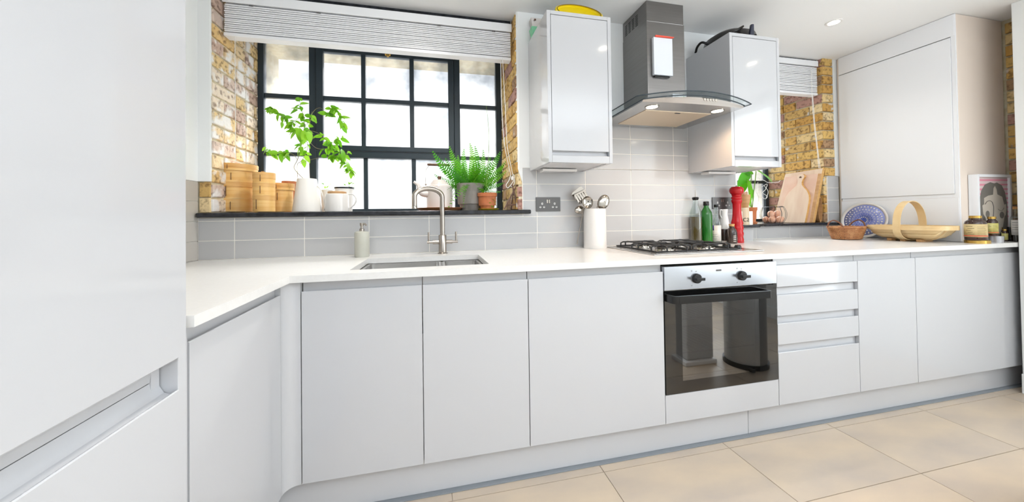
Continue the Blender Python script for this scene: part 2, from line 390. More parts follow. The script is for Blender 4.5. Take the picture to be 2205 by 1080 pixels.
# ------------------------------------------------------------------ floor
fl = MB(); fl.box(-0.8, 5.2, -4.0, 0.9, -0.06, -0.004)
floor = struct('floor', fl, M['floor_grout'])
tb = MB(); g = 0.0015
tb.box(-0.3+g, 0.3-g, -0.15+g, 0.15-g, -0.004, 0.0)
t0 = build(tb, 'tile', M['floor'], floor); t0.location = (1.375, -0.77, 0)
first = True
for iy in range(-6, 2):
    for ix in range(-2, 7):
        x = 1.375+0.6*ix+(0.0 if iy % 2 else 0.0); y = -0.77+0.3*iy
        if ix == 0 and iy == 0: continue
        if y > -0.4: continue
        inst(t0, floor, (x, y, 0))

# ------------------------------------------------------------------ back wall shell
wb = MB()
wb.box(-0.5, XA-0.010, 0.012, 0.75, 0, ZC)                   # left stub core
wb.box(XA-0.02, XB+0.02, 0.006, 0.75, 0, 1.041)              # under window 1
wb.box(XB+0.010, XC, 0.006, 0.75, 0, ZC)                     # pier between the windows
wb.box(XC-0.02, XS, 0.006, 0.75, 0, S2-0.02)
wb.box(XS, XD+0.02, YR+0.006, 0.75, 0, S2-0.02)
wb.box(XD+0.012, 4.9, YR+0.012, 0.9, 0, ZC)
wb.box(XA-0.02, XB+0.02, 0.47, 0.75, 2.13, ZC)
wb.box(XC-0.02, XD+0.02, 0.62, 0.9, 2.13, ZC)
wall = struct('wall_back', wb, M['mortar'])
def wpart(mb, name, mt, **k): return build(mb, name, mt, wall, **k)
# plaster skins
wpart(MB().box(XL-.3, -0.011, 0.0, 0.013, 1.2135, ZC), 'plaster', M['plaster'], bevel=.003)
pl = MB(); pl.prism([(1.515, 0.0), (1.4985, 0.0), (1.4905, 0.004), (1.4875, 0.012), (1.4875, .03), (1.515, .03)], 'z', 1.30, ZC)
pl.box(1.515, 1.8975, 0.0, 0.02, 1.306, ZC).box(1.8975, 2.6105, 0.0, 0.02, TZ+6*TR, ZC).box(2.6105, XC-.013, 0.0, 0.02, 1.306, ZC)
wpart(pl, 'plaster', M['plaster'])
sl = MB(); sl.prism([(1.489, 1.30), (1.515, 1.30), (1.515, 1.215)], 'y', 0.0, 0.02); wpart(sl, 'plaster', M['plaster'])
wpart(MB().box(4.022, 4.9, YR, YR+.013, 1.30, ZC), 'plaster', M['plaster'])
wpart(MB().box(XC-.012, XC-.0005, .001, .6, S2, ZC), 'plaster', M['plaster'])

# bricks -------------------------------------------------------------
def brick_mesh(lx, ly, lz, mt, seed):
    rnd = random.Random(seed); mb = MB(); mb.box(-lx/2, lx/2, -ly/2, ly/2, -lz/2, lz/2)
    mb.v = [(x+rnd.uniform(-.002, .002), y+rnd.uniform(-.002, .002), z+rnd.uniform(-.002, .002)) for x, y, z in mb.v]
    o = build(mb, 'brick', mt, wall, bevel=.003); return o
def brickset(lx, ly, lz, mt): return [(lx, ly, lz, mt), None, None, None]
_cache = {}
def put_brick(x, y, z, lx, ly, lz, mt, ry=0):
    """brick centred at x,y,z; alike sizes share one of three meshes"""
    key = (round(lx, 3), round(ly, 3), mt.name); v = random.randrange(3)
    if (key, v) not in _cache:
        o = brick_mesh(lx, ly, lz, mt, hash(key[0]*1000)+v*17); _cache[(key, v)] = o
    else:
        s_ = _cache[(key, v)]; o = bpy.data.objects.new('brick', s_.data); C.objects.link(o); o.parent = wall
        q = o.modifiers.new('bevel', 'BEVEL'); q.width = .003; q.segments = 1; q.limit_method = 'ANGLE'
    o.location = (x, y, z); o.rotation_euler = (random.uniform(-.012, .012), random.uniform(-.012, .012), random.uniform(-.012, .012))
CH = 0.0704
def reveal(xf, sgn, y0, y1, z0, z1, mt, phase=0):
    """bricks on a reveal face at x = xf, facing sgn; body goes the other way"""
    k = 0; z = z0
    while z < z1-.01:
        h = min(CH, z1-z)-.010
        y = y0; long = (k+phase) % 2 == 0; first_ = True
        while y < y1-.01:
            L = (.205 if long else .098); L = min(L, y1-y)
            if y1-(y+L) < .03: L = y1-y
            off = random.uniform(-.004, .003)
            put_brick(xf-sgn*(.020)+sgn*off, y+L/2, z+h/2+.005, .040, L-.010, h, mt)
            y += L; long = not long if first_ else long; first_ = False
        z += CH; k += 1
reveal(XA, 1, 0.003, .455, S1, ZC, M['brick_lime_lit'])
reveal(XB, -1, 0.003, .455, S1, ZC, M['brick'], 1)
reveal(XD, -1, YR+0.002, .615, S2, ZC, M['brick'], 1)
# exposed brick stubs beside window 1 (plaster stops above them)
for i, (z0, z1) in enumerate([(1.068, 1.135), (1.145, 1.205)]):
    put_brick(-.036, .018, (z0+z1)/2, .045, .03, z1-z0, M['brick'])
for z0 in (1.068, 1.139, 1.209):
    put_brick(1.5, .02, z0+.030, .03, .03, .058, M['brick'])
# brick face right of window 2 and the brick return beside the end wall
z = 1.305; k = 0
while z < ZC-.02:
    put_brick(3.972, YR+.012, z+.030, .096, .03, .060, M['brick']); z += CH; k += 1
wr2 = MB(); wr2.box(XW2+.012, 4.9, -.627, YR+.012, 0, ZC)
wfar = struct('wall_right_2', wr2, M['mortar'])
z = T+.004; k = 0
while z < ZC-.02:
    seg = [(-.626, -.505)] if k % 2 else [(-.626, -.575), (-.570, -.505)]
    for (a, b_) in seg:
        key = ('r', round(b_-a, 3))
        mb = MB().box(XW2-.002, XW2+.03, a+.004, b_-.004, z, z+.061)
        build(mb, 'brick', M['brick'], wfar, bevel=.003, loc=(XW2+.01, (a+b_)/2, z+.03))
    z += CH; k += 1

# wall tiles -----------------------------------------------------------
_tc = {}
def tile(x0, x1, z0, z1, y, mt=M['tile'], axis='y'):
    g = .0016; w_, h_ = abs(x1-x0)-2*g, z1-z0-2*g
    if w_ < .004 or h_ < .004: return
    key = (round(w_, 3), round(h_, 3), axis, mt.name)
    c = ((x0+x1)/2, y, (z0+z1)/2) if axis == 'y' else (y, (x0+x1)/2, (z0+z1)/2)
    if key not in _tc:
        mb = MB()
        if axis == 'y': mb.box(-w_/2, w_/2, 0, .008, -h_/2, h_/2)
        else: mb.box(-.008, 0, -w_/2, w_/2, -h_/2, h_/2)
        o = build(mb, 'tile', mt, wall if axis == 'y' else wleft, bevel=.0009); _tc[key] = o.data; o.location = c
        return
    o = bpy.data.objects.new('tile', _tc[key]); C.objects.link(o); o.parent = wall if axis == 'y' else wleft; o.location = c
    q = o.modifiers.new('bevel', 'BEVEL'); q.width = .0009; q.segments = 1; q.limit_method = 'ANGLE'
rows = [(T+.001, TZ-TR), (TZ-TR, TZ)]+[(TZ+TR*i, TZ+TR*(i+1)) for i in range(6)]
xs = [XL]+[G0+TP*i for i in range(10)]+[XS]
def tile_row(z0, z1, xa, xb, joints, y):
    J = [xa]+[j for j in joints if xa+.004 < j < xb-.004]+[xb]
    for a, b_ in zip(J[:-1], J[1:]): tile(a, b_, z0, z1, y)
grout = MB()
grout.box(XL, XS, .0012, .007, T-.002, 1.041)
grout.box(1.512, XC-.002, .0012, .0075, 1.041, TZ+3*TR); grout.box(1.896, 2.612, .0012, .0075, 1.30, TZ+6*TR)
grout.box(XS-.001, 4.055, YR+.0012, YR+.008, T-.002, S2-.016); grout.box(3.945, 4.058, YR+.0012, YR+.0125, S2-.02, 1.303)
wpart(grout, 'grout', M['grout'])
for (z0, z1) in rows[:2]: tile_row(z0, z1, XL, XC-.012 if False else XC, xs, 0)
tile_row(TZ, 1.041, XL, 1.515, xs, 0)
for i, (z0, z1) in enumerate(rows[2:]):
    if i < 3: tile_row(z0, z1, 1.515, XC-.012, xs, 0)
    else: tile_row(z0, z1, 1.897, 2.611, xs, 0)
tile(XC, XS, T+.001, TZ-TR, 0)
for j in ((XS, 3.278), (3.278, 3.578), (3.578, 3.888), (3.888, 4.058)): tile(j[0], j[1], T+.001, TZ-TR, YR)
for (z0, z1) in rows[1:5]: tile(3.946, 4.058, z0, z1, YR)

# left wall
wl = MB(); wl.box(-.5, XL-.010, -4.0, .012, 0, ZC)
wleft = struct('wall_left', wl, M['plaster'])
lp = MB(); lp.box(XL-.011, XL, -1.12, .012, 1.2135, ZC); build(lp, 'plaster', M['plaster'], wleft)
lg = MB(); lg.box(XL-.0105, XL-.0045, -1.12, .006, T-.001, 1.213); build(lg, 'grout', M['grout'], wleft)
for (z0, z1) in rows[:4]:
    for j in range(4): tile(-.28*(j+1), -.28*j+.004*(j == 0), z0, min(z1, 1.2125), XL, M['tile_warm'], 'x')

# ceiling, right wall, rear wall
ce = MB(); ce.box(-.5, 5.2, -4.0, .9, ZC, ZC+.08); ceiling = struct('ceiling', ce, M['ceiling'])
wr = MB(); wr.box(XW, 5.2, -4.0, -.628, 0, ZC)
wallr = struct('wall_right', wr, M['plaster'], bevel=.004)
sk = MB(); sk.box(XW-.015, XW-.0005, -4.0, -.63, 0, .11); struct('baseboard_right', sk, M['plaster'], bevel=.003)
rw = MB(); rw.box(-.5, 5.2, -4.0, -3.6, 0, ZC); struct('wall_rear', rw, M['plaster'])

# black beam edge above each blind
struct('trim_1', MB().box(XA+.004, XB-.004, .105, .16, 2.171, ZC), M['slate'])
struct('trim_2', MB().box(XC+.002, XD-.004, YR+.035, YR+.08, 2.184, ZC), M['slate'])

# ------------------------------------------------------------------ windows
def window(name, verts, horiz_sets, y, panes):
    pass
win = thing('window_1', ((XA+XB)/2, W1, S1), None, None, kind='structure')
ZTOP = 2.15; ZB0 = S1
def bar(par, name, x0, x1, z0, z1, y0, y1, bev=.003): return build(MB().box(x0, x1, y0, y1, z0, z1), name, M['iron'], par, bevel=bev)
bar(win, 'frame', XA, .030, ZB0, ZTOP, W1-.02, W1+.02)
bar(win, 'frame', 1.444, XB, ZB0, ZTOP, W1-.02, W1+.02)
bar(win, 'frame', .030, 1.444, ZB0, 1.088, W1-.02, W1+.02)
bar(win, 'frame', .030, 1.444, 2.115, ZTOP, W1-.02, W1+.02)
bar(win, 'mullion', .279, .318, 1.088, 2.115, W1-.03, W1+.02)
bar(win, 'mullion', 1.158, 1.197, 1.088, 2.115, W1-.03, W1+.02)
bar(win, 'transom', .318, 1.158, 1.409, 1.450, W1-.03, W1+.02)
cs = build(MB().box(.320, .360, W1-.040, W1-.005, 1.452, 2.10).box(1.120, 1.157, W1-.040, W1-.005, 1.452, 2.10)
           .box(.360, 1.120, W1-.040, W1-.005, 1.452, 1.484).box(.360, 1.120, W1-.040, W1-.005, 2.060, 2.10), 'casement', M['iron'], win, bevel=.003)
for x0, x1 in ((.579, .604), (.873, .900)):
    build(MB().box(x0, x1, W1-.034, W1, 1.484, 2.06), 'glazing_bar', M['iron'], cs, bevel=.002)
    bar(win, 'glazing_bar', x0+.007, x1+.007, 1.088, 1.409, W1-.015, W1+.01, .002)
build(MB().box(.36, 1.12, W1-.0335, W1-.001, 1.761, 1.788), 'glazing_bar', M['iron'], cs, bevel=.002)
for x0, x1 in ((.030, .279), (1.197, 1.444)):
    bar(win, 'glazing_bar', x0, x1, 1.764, 1.791, W1-.015, W1+.01, .002)
    bar(win, 'glazing_bar', x0, x1, 1.415, 1.438, W1-.015, W1+.01, .002)
def pane(x0, x1, z0, z1, y, par): build(MB().box(x0-.002, x1+.002, y, y+.004, z0-.002, z1+.002), 'pane', M['frosted'], par)
for x0, x1 in ((.36, .579), (.604, .873), (.900, 1.12)):
    for z0, z1 in ((1.484, 1.761), (1.788, 2.06)): pane(x0, x1, z0, z1, W1-.02, cs)
for x0, x1 in ((.318, .586), (.611, .880), (.907, 1.158)): pane(x0, x1, 1.088, 1.409, W1, win)
for x0, x1 in ((.030, .279), (1.197, 1.444)):
    for z0, z1 in ((1.088, 1.415), (1.438, 1.764), (1.791, 2.115)): pane(x0, x1, z0, z1, W1, win)
# little brass catch at the top of the casement
cx_ = at(835, 118, 'y', W1-.05)
kb = MB()
for dx, dz in ((-.012, .004), (.012, .004), (0, -.008)): kb.sphere((cx_.x+dx, W1-.052, cx_.z+dz), .0075, n=10, k=6)
kb.box(cx_.x-.016, cx_.x+.016, W1-.048, W1-.04, cx_.z-.004, cx_.z+.010)
build(kb, 'catch', M['gold'], cs, smooth=40, label='small brass catch at the top of the opening light')

w2 = thing('window_2', ((XC+XD)/2, W2, S2), None, None, kind='structure')
for x0, x1 in ((XC, 3.02), (XD-.036, XD), (3.42, 3.46)): bar(w2, 'frame', x0, x1, S2, 2.15, W2-.02, W2+.02)
bar(w2, 'frame', 3.02, XD-.036, S2, S2+.025, W2-.02, W2+.02); bar(w2, 'frame', 3.02, XD-.036, 2.115, 2.15, W2-.02, W2+.02)
zs = [S2+.025, 1.30, 1.70, 2.115]
for x0, x1 in ((3.02, 3.42), (3.46, XD-.036)):
    for i in range(3):
        if i: bar(w2, 'glazing_bar', x0, x1, zs[i]-.012, zs[i]+.012, W2-.015, W2+.01, .002)
        pane(x0, x1, zs[i]+(.012 if i else 0), zs[i+1]-(.012 if i < 2 else 0), W2, w2)

# sills
def sill(name, polys, z0, z1, label):
    mb = MB()
    for b_ in polys: mb.box(*b_, z0, z1)
    o = build(mb, name, M['slate'], bevel=.006, label=label, cat='window sill'); return o
sill('window_sill', [(-.0575, 1.556, -.030, .0), (XA, XB, 0, W1-.02)], 1.0425, S1, 'long black slate sill of the large window above the sink')
sl2 = MB(); sl2.prism([(2.975, -.03), (XS+.03, -.03), (XS+.03, YR-.03), (4.03, YR-.03), (4.03, YR), (XD, YR), (XD, W2-.02), (XC, W2-.02), (XC, 0), (2.975, 0)], 'z', S2-.018, S2)
build(sl2, 'window_sill', M['slate'], bevel=.005, label='short black slate sill of the right window under the chopping boards', cat='window sill')

# ------------------------------------------------------------------ worktop with sink cut-out
SX0, SX1, SY0, SY1 = .717, 1.232, -.541, -.190
wt = MB()
for b_ in [(XL+.001, .5507, -1.091, WY), (XL+.001, SX0, WY, -.001), (SX1, XS+.001, WY, -.001), (XS, XS+.001, WY, -.001), (XS+.001, XW2-.001, WY, YR-.001),
           (SX0, SX1, WY, SY0), (SX0, SX1, SY1, -.001)]:
    wt.box(*b_, TB, T)
build(wt, 'worktop', M['quartz'], label='long white quartz L-shaped worktop with a cut-out for the sink', cat='worktop')

# sink
sk_ = thing('double_sink', ((SX0+SX1)/2, (SY0+SY1)/2, .64), 'stainless steel undermounted sink with one large and one small bowl', 'sink')
def bowl(x0, x1, y0, y1, zt, zb_, name):
    mb = MB(); r = .02
    def loop(d, z_):
        P = []
        for (cx0, cy0, a0) in ((x1-r, y1-r, 0), (x0+r, y1-r, 90), (x0+r, y0+r, 180), (x1-r, y0+r, 270)):
            for k in range(5):
                a = math.radians(a0+k*22.5); P.append((cx0+(r-d)*math.cos(a), cy0+(r-d)*math.sin(a), z_))
        return P
    L = [loop(-.012, zt), loop(0, zt), loop(.004, zb_+.02), loop(.018, zb_), ]
    n = len(L[0]); V_ = sum(L, []); F_ = []
    for j in range(len(L)-1):
        for i in range(n): F_.append((j*n+i, j*n+(i+1) % n, (j+1)*n+(i+1) % n, (j+1)*n+i))
    F_.append(tuple((len(L)-1)*n+i for i in range(n))); mb._add(V_, F_)
    o = build(mb, name, M['steel_h'], sk_, smooth=50, solid=.002)
    dr = MB(); dr.lathe([(.0, .001), (.03, .001), (.034, .004), (.036, .0)], (x0+x1)/2, (y0+y1)/2, zb_, 20)
    build(dr, 'drain', M['chrome'], o, smooth=40)
bowl(.733, 1.040, -.525, -.203, .8165, .66, 'bowl'); bowl(1.066, 1.217, -.525, -.203, .8165, .69, 'bowl')

# tap ------------------------------------------------------------------
tp = at(953, 520, 'y', -.085); tx, ty = tp.x, -.085
tap = thing('kitchen_tap', (tx, ty, T), 'brushed nickel swan-neck mixer tap with two levers behind the sink', 'tap')
mb = MB(); mb.lathe([(.0, 0), (.026, 0), (.026, .003), (.0205, .007), (.0205, .094), (.019, .096), (.0, .096)], tx, ty, T, 28)
build(mb, 'body', M['nickel'], tap, smooth=40)
zc_ = zat(953, 402, ty)  # apex
e_ = at(892.5, 447, 'y', ty-.055)
P = [(tx, ty, T+.09), (tx, ty, T+.20)]
a0 = Vector((tx, ty, 0)); a1 = Vector((e_.x, e_.y, 0)); dxy = (a1-a0); R_ = dxy.length/2; zbase = e_.z+.055; kz = (zc_-.011-zbase)/R_
for k in range(0, 19):
    a = PI*k/18; q = a0+dxy*((1-math.cos(a))/2); P.append((q.x, q.y, zbase+R_*kz*math.sin(a)))
P.append((e_.x, e_.y, e_.z+.02)); P.append((e_.x, e_.y, e_.z))
build(MB().tube(P, .0125, 16), 'spout', M['nickel'], tap, smooth=50)
build(MB().lathe([(0, -.001), (.0135, -.001), (.0135, .012), (0.012, .014)], e_.x, e_.y, e_.z-.004, 20), 'nozzle', M['chrome'], tap, smooth=40)
hz = zat(953, 520.5, ty)
hb = MB().tube([(tx-.078, ty, hz), (tx+.078, ty, hz)], .0065, 12); hb.tube([(tx-.05, ty, hz), (tx+.05, ty, hz)], .0105, 14)
build(hb, 'crossbar', M['nickel'], tap, smooth=50)
for s_ in (-1, 1): build(MB().tube([(tx+s_*.069, ty, hz), (tx+s_*.069, ty-.002, hz+.052)], .0055, 10), 'lever', M['nickel'], tap, smooth=50)

# ------------------------------------------------------------------ base cabinets
def jprofile(zd, zt, ztop):
    return [(FY+.020, zd), (FY+.0015, zd), (FY, zd+.0015), (FY, zt-.002), (FY+.0015, zt), (FY+.004, zt), (FY+.006, zt-.006), (FY+.011, zt-.012), (FY+.0155, zt-.008), (FY+.017, zt+.004), (FY+.017, ztop), (FY+.020, ztop)]
def front(par, name, x0, x1, zd, zt, ztop, g=.0016, cap=True):
    mb = MB(); mb.prism(jprofile(zd, zt, ztop), 'x', x0+g, x1-g)
    if cap: pass
    return build(mb, name, M['gloss'], par, smooth=35)
def carcass(par, x0, x1, ztop=TB-.001, y1=-.012):
    build(MB().box(x0+.0008, x1-.0008, FY+.022, y1, ZD+.002, ztop), 'carcass', M['black_gap'] if False else M['carcass'], par)
    build(MB().box(x0+.0002, x0+.0010, FY+.019, FY+.022, ZD+.004, ztop), 'gap_strip', M['black_gap'], par)
def base(x0, x1, label, doors, ztop=TB-.001):
    t = thing('base_cabinet', ((x0+x1)/2, -.3, ZD), label, 'cabinet', 'white handleless base cabinets under the worktop')
    carcass(t, x0, x1, ztop)
    for (a, b_) in doors: front(t, 'door', a, b_, ZD, ZT, TB-.002)
    return t
B = [X0, X0+.4, X0+.8, X0+1.4, X0+2.0, X0+2.5, X0+2.9]
base(B[0], B[2], 'white two-door base cabinet under the sink', [(B[0], B[1]), (B[1], B[2])], .60)
base(B[2], B[3], 'white one-door base cabinet between the sink cabinet and the oven', [(B[2], B[3])])
base(B[5], B[6], 'narrow white base cabinet directly right of the drawers', [(B[5], B[6])])
base(B[6], 4.40, 'wide white base cabinet ending at the right wall', [(B[6], 4.40)])
# drawers
dt = thing('drawer_cabinet', ((B[4]+B[5])/2, -.3, ZD), 'white cabinet of four drawers beside the oven', 'cabinet')
carcass(dt, B[4], B[5])
zz = [(.682, ZT, TB-.002), (.547, .644, .676), (.413, .512, .543), (ZD, .377, .409)]
for (a, b_, c_) in zz: front(dt, 'drawer', B[4], B[5], a, b_, c_)
# oven housing filler
oh = thing('oven_housing', ((B[3]+B[4])/2, -.3, ZD), 'white oven housing with a plain panel under the oven door', 'cabinet')
build(MB().box(B[3]+.001, B[4]-.001, FY, FY+.02, ZD, .2555), 'panel', M['gloss'], oh, bevel=.0012)
build(MB().box(B[3]+.001, B[4]-.001, FY+.022, -.02, ZD+.002, .2535), 'carcass', M['carcass'], oh)
build(MB().box(B[3]+.001, B[4]-.001, FY+.05, -.02, .806, TB-.001), 'top_rail', M['black_gap'], oh)
# corner post
cp = MB(); R0 = .04
poly = [(B[0]-.0016, FY), (.53+R0, FY)]+[(.53+R0-R0*math.sin(a), FY-R0+R0*math.cos(a)) for a in [PI/2*k/8 for k in range(1, 9)]]+[(.505, FY-R0), (.505, FY+.02), (B[0]-.0016, FY+.02)]
cp.prism(poly, 'z', ZD, TB-.002)
build(cp, 'corner_post', M['gloss'], smooth=40, label='white curved filler post in the inner corner of the base units', cat='filler post')
# left run base cabinet (faces +x)
lb = thing('base_cabinet', (.24, -.86, ZD), 'white one-door base cabinet of the left run beside the tall unit', 'cabinet', 'white handleless base cabinets under the worktop')
def sideprof(zd, zt, ztop, xf=.53):
    return [(xf-(y-FY), z_) for (y, z_) in jprofile(zd, zt, ztop)]
mb = MB(); mb.prism(sideprof(ZD, ZT, TB-.002), 'y', -1.070, FY-R0-.0022); build(mb, 'door', M['gloss'], lb, smooth=35)
build(MB().box(XL+.01, .508, -1.088, FY-R0-.002, ZD+.002, TB-.001), 'carcass', M['carcass'], lb)
build(MB().box(.508, .528, -1.088, -1.073, ZD, TB-.002), 'end_strip', M['gloss'], lb)
# plinths
pt = thing('plinth', (2.3, PY, 0), 'white kickboard under the base cabinets along the back wall', 'plinth')
for a, b_ in ((.49, 2.437), (2.439, 4.40)):
    build(MB().box(a, b_, PY, PY+.016, .005, ZD-.001), 'board', M['gloss'], pt, bevel=.0012)
build(MB().box(.49, 4.40, PY-.020, PY+.004, .0002, .0045), 'dark_seam', M['dark_strip'], pt, bevel=.001)  # dark strip on the floor paints in the shadow along the plinth
build(MB().box(.475, .49, -1.10, PY, .0, ZD-.001), 'plinth', M['gloss'], label='short white kickboard under the left run cabinet', cat='plinth')

# tall unit -------------------------------------------------------------
tu = thing('tall_cabinet', (.25, -1.42, ZD), 'tall white handleless larder cabinet in the left foreground', 'cabinet')
xf = TALLX
up = [(xf-.02, .7735), (xf-.002, .7735), (xf, .7755), (xf, ZC-.03), (xf-.02, ZC-.03)]
build(MB().prism(up, 'y', -1.75, -1.132), 'upper_door', M['gloss'], tu, smooth=35)
lo = [(xf-.020, ZD), (xf, ZD), (xf, .7135), (xf-.0015, .7155), (xf-.005, .7145), (xf-.012, .7085), (xf-.0235, .712), (xf-.0305, .724), (xf-.034, .7385), (xf-.040, .7385), (xf-.04, .70), (xf-.02, .68)]
build(MB().prism(lo, 'y', -1.75, -1.132), 'lower_door', M['gloss'], tu, smooth=35)
build(MB().prism([(xf-.0345, .742), (xf-.033, .7405), (xf-.028, .7725), (xf-.05, .7725), (xf-.05, .742)], 'y', -1.75, -1.152), 'handle_channel', M['gloss'], tu, smooth=35)
build(MB().box(xf-.036, xf-.031, -1.1515, -1.1325, .7165, .773), 'channel_end', M['carcass'], tu)
build(MB().box(XL+.012, xf-.052, -1.75, -1.132, ZD+.001, ZC-.03), 'carcass', M['carcass'], tu)
build(MB().box(XL+.012, xf-.0025, -1.1305, -1.1085, .0, ZC-.003), 'end_panel', M['gloss'], tu, bevel=.001)
build(MB().box(XL+.012, xf-.002, -1.75, -1.132, ZC-.028, ZC-.003), 'cornice', M['carcass'], tu)

# ------------------------------------------------------------------ oven
ov = thing('oven', ((B[3]+B[4])/2, -.3, .258), 'built-in electric oven with steel fascia and black glass door', 'oven')
ox0, ox1 = B[3]+.003, B[4]-.003; OZ0, OZ1, OZF = .258, .804, .6975
build(MB().box(ox0, ox1, FY-.004, FY+.02, OZF+.004, OZ1), 'control_panel', M['oven_panel'], ov, bevel=.002)
bd = MB(); # cabinet body shell round the cavity
cx0, cx1, cz0, cz1 = 2.05, 2.485, .30, .645
bd.box(ox0+.01, ox1-.01, -.20, -.05, OZ0+.005, OZ1-.005); bd.box(ox0+.01, cx0, FY+.024, -.2, OZ0+.005, OZ1-.005); bd.box(cx1, ox1-.01, FY+.024, -.2, OZ0+.005, OZ1-.005)
bd.box(cx0, cx1, FY+.024, -.2, OZ0+.005, cz0); bd.box(cx0, cx1, FY+.024, -.2, cz1, OZ1-.005)
build(bd, 'cavity', M['oven_enamel'], ov)
dr_ = MB(); wx0, wx1, wz0, wz1 = 2.062, 2.47, .31, .642
dr_.box(ox0, wx0, FY-.002, FY+.022, OZ0, OZF).box(wx1, ox1, FY-.002, FY+.022, OZ0, OZF).box(wx0, wx1, FY-.002, FY+.022, OZ0, wz0).box(wx0, wx1, FY-.002, FY+.022, wz1, OZF)
od = build(dr_, 'door', M['oven_glass'], ov)
build(MB().box(wx0, wx1, FY-.002, FY+.002, wz0, wz1), 'window', M['oven_window'], od)
hd = MB(); hy = FY-.052
P = [(1.990, FY-.002, .672), (1.990, FY-.030, .672), (1.995, FY-.044, .672), (2.010, hy, .672), (2.05, hy, .672), (2.43, hy, .668), (2.47, hy, .668), (2.484, FY-.042, .667), (2.488, FY-.03, .667), (2.488, FY-.002, .667)]
P = spline(P, 4)
vs_, fs = [], []
for i, p in enumerate(P):
    t = (P[min(i+1, len(P)-1)]-P[max(i-1, 0)]).normalized(); nn = Vector((-t.y, t.x, 0)).normalized()
    for (a, b_) in ((-.006, -.016), (.006, -.016), (.006, .016), (-.006, .016)): q = p+nn*a+Vector((0, 0, b_)); vs_.append(q)
for i in range(len(P)-1):
    for j in range(4): fs.append((i*4+j, i*4+(j+1) % 4, (i+1)*4+(j+1) % 4, (i+1)*4+j))
fs += [(3, 2, 1, 0), tuple(len(vs_)-4+j for j in range(4))]
hd._add(vs_, fs); build(hd, 'handle', M['black_plastic'], od, bevel=.002, label='black bar handle')
for kx, kz_ in ((2.137, .748), (2.375, .748)):
    kb = MB(); st = 0
    kb.lathe([(0, 0), (.022, 0), (.021, .010), (.019, .013), (0, .013)], 0, 0, 0, 24)
    kb.box(-.021, .021, -.006, .006, .010, .030)
    kb.xf(lambda p, kx=kx, kz_=kz_: (kx+p.x, FY-.004-p.z, kz_+p.y))
    build(kb, 'knob', M['black_plastic'], ov, smooth=30, bevel=.001)
    mk = MB(); mk.box(kx-.003, kx+.003, FY-.0045, FY-.004, kz_+.028, kz_+.032)
    build(mk, 'dial_mark', M['print_grey'], ov)
    for dz in (.033, -.030): build(MB().box(kx-.026, kx-.020, FY-.0045, FY-.004, kz_+dz-.003, kz_+dz+.003), 'dial_mark', M['print_grey'], ov)
build(MB().box(2.240, 2.268, FY-.0048, FY-.004, .774, .781), 'badge', M['ink'], ov)
for rz in (.41, .56):
    rk = MB(); 
    for yy in (-.56, -.25): rk.tube([(cx0+.003, yy, rz), (cx1-.003, yy, rz)], .003, 6)
    for i in range(15): xx = cx0+.02+i*(cx1-cx0-.04)/14; rk.tube([(xx, -.56, rz), (xx, -.25, rz)], .0016, 5)
    build(rk, 'rack', M['chrome'], ov, smooth=50)

# ------------------------------------------------------------------ wall cabinets
def wallcab(x0, x1, y, z0, z1, label):
    t = thing('wall_cabinet', ((x0+x1)/2, y/2, z0), label, 'cabinet', 'white wall cabinets each side of the cooker hood')
    s_ = .018
    b_ = MB(); b_.box(x0, x0+s_, y, -.001, z0, z1); b_.box(x1-s_, x1, y, -.001, z0, z1); b_.box(x0+s_, x1-s_, y, -.001, z1-s_, z1)
    build(b_, 'side_panels', M['gloss'], t, bevel=.001)
    build(MB().box(x0+s_, x1-s_, y+.022, -.001, z0+.004, z1-s_-.001), 'carcass', M['carcass'], t)
    zl = z0+.035; zr = zl+.022
    build(MB().box(x0+s_+.002, x1-s_-.002, y, y+.02, zr, z1-s_-.003), 'door', M['gloss'], t, bevel=.0012)
    mb = MB(); mb.prism([(y, z0), (y, zl-.003), (y+.003, zl), (y+.010, zl-.002), (y+.016, zl+.006), (y+.018, zr+.003), (y+.0215, zr+.003), (y+.0215, z0)], 'x', x0+s_+.001, x1-s_-.001)
    build(mb, 'handle_rail', M['gloss'], t, smooth=35)
    build(MB().box(x1-s_-.006, x1-s_-.001, y+.004, y+.02, zl+.001, zr), 'gap_strip', M['dark_strip'], t)
    return t
CZ0, CZ1 = 1.2872, 2.0226
wallcab(1.5590, 1.8965, -.3345, CZ0, CZ1, 'white gloss wall cabinet left of the cooker hood, nearest the large window')
wallcab(2.610, 2.9465, -.3345, CZ0, CZ1, 'white gloss wall cabinet right of the cooker hood')
def strip_lamp(x0, x1, label):
    t = thing('strip_lamp', ((x0+x1)/2, -.1, CZ0-.014), label, 'lamp', 'strip lamps under the wall cabinets')
    build(MB().box(x0, x1, -.115, -.05, CZ0-.014, CZ0-.0005), 'housing', M['white_plastic'], t, bevel=.002)
    build(MB().box(x0+.01, x1-.01, -.106, -.06, CZ0-.0165, CZ0-.0135), 'diffuser', M['frosted'], t)
strip_lamp(1.60, 1.80, 'slim white strip lamp under the left wall cabinet'); strip_lamp(2.66, 2.86, 'slim white strip lamp under the right wall cabinet')

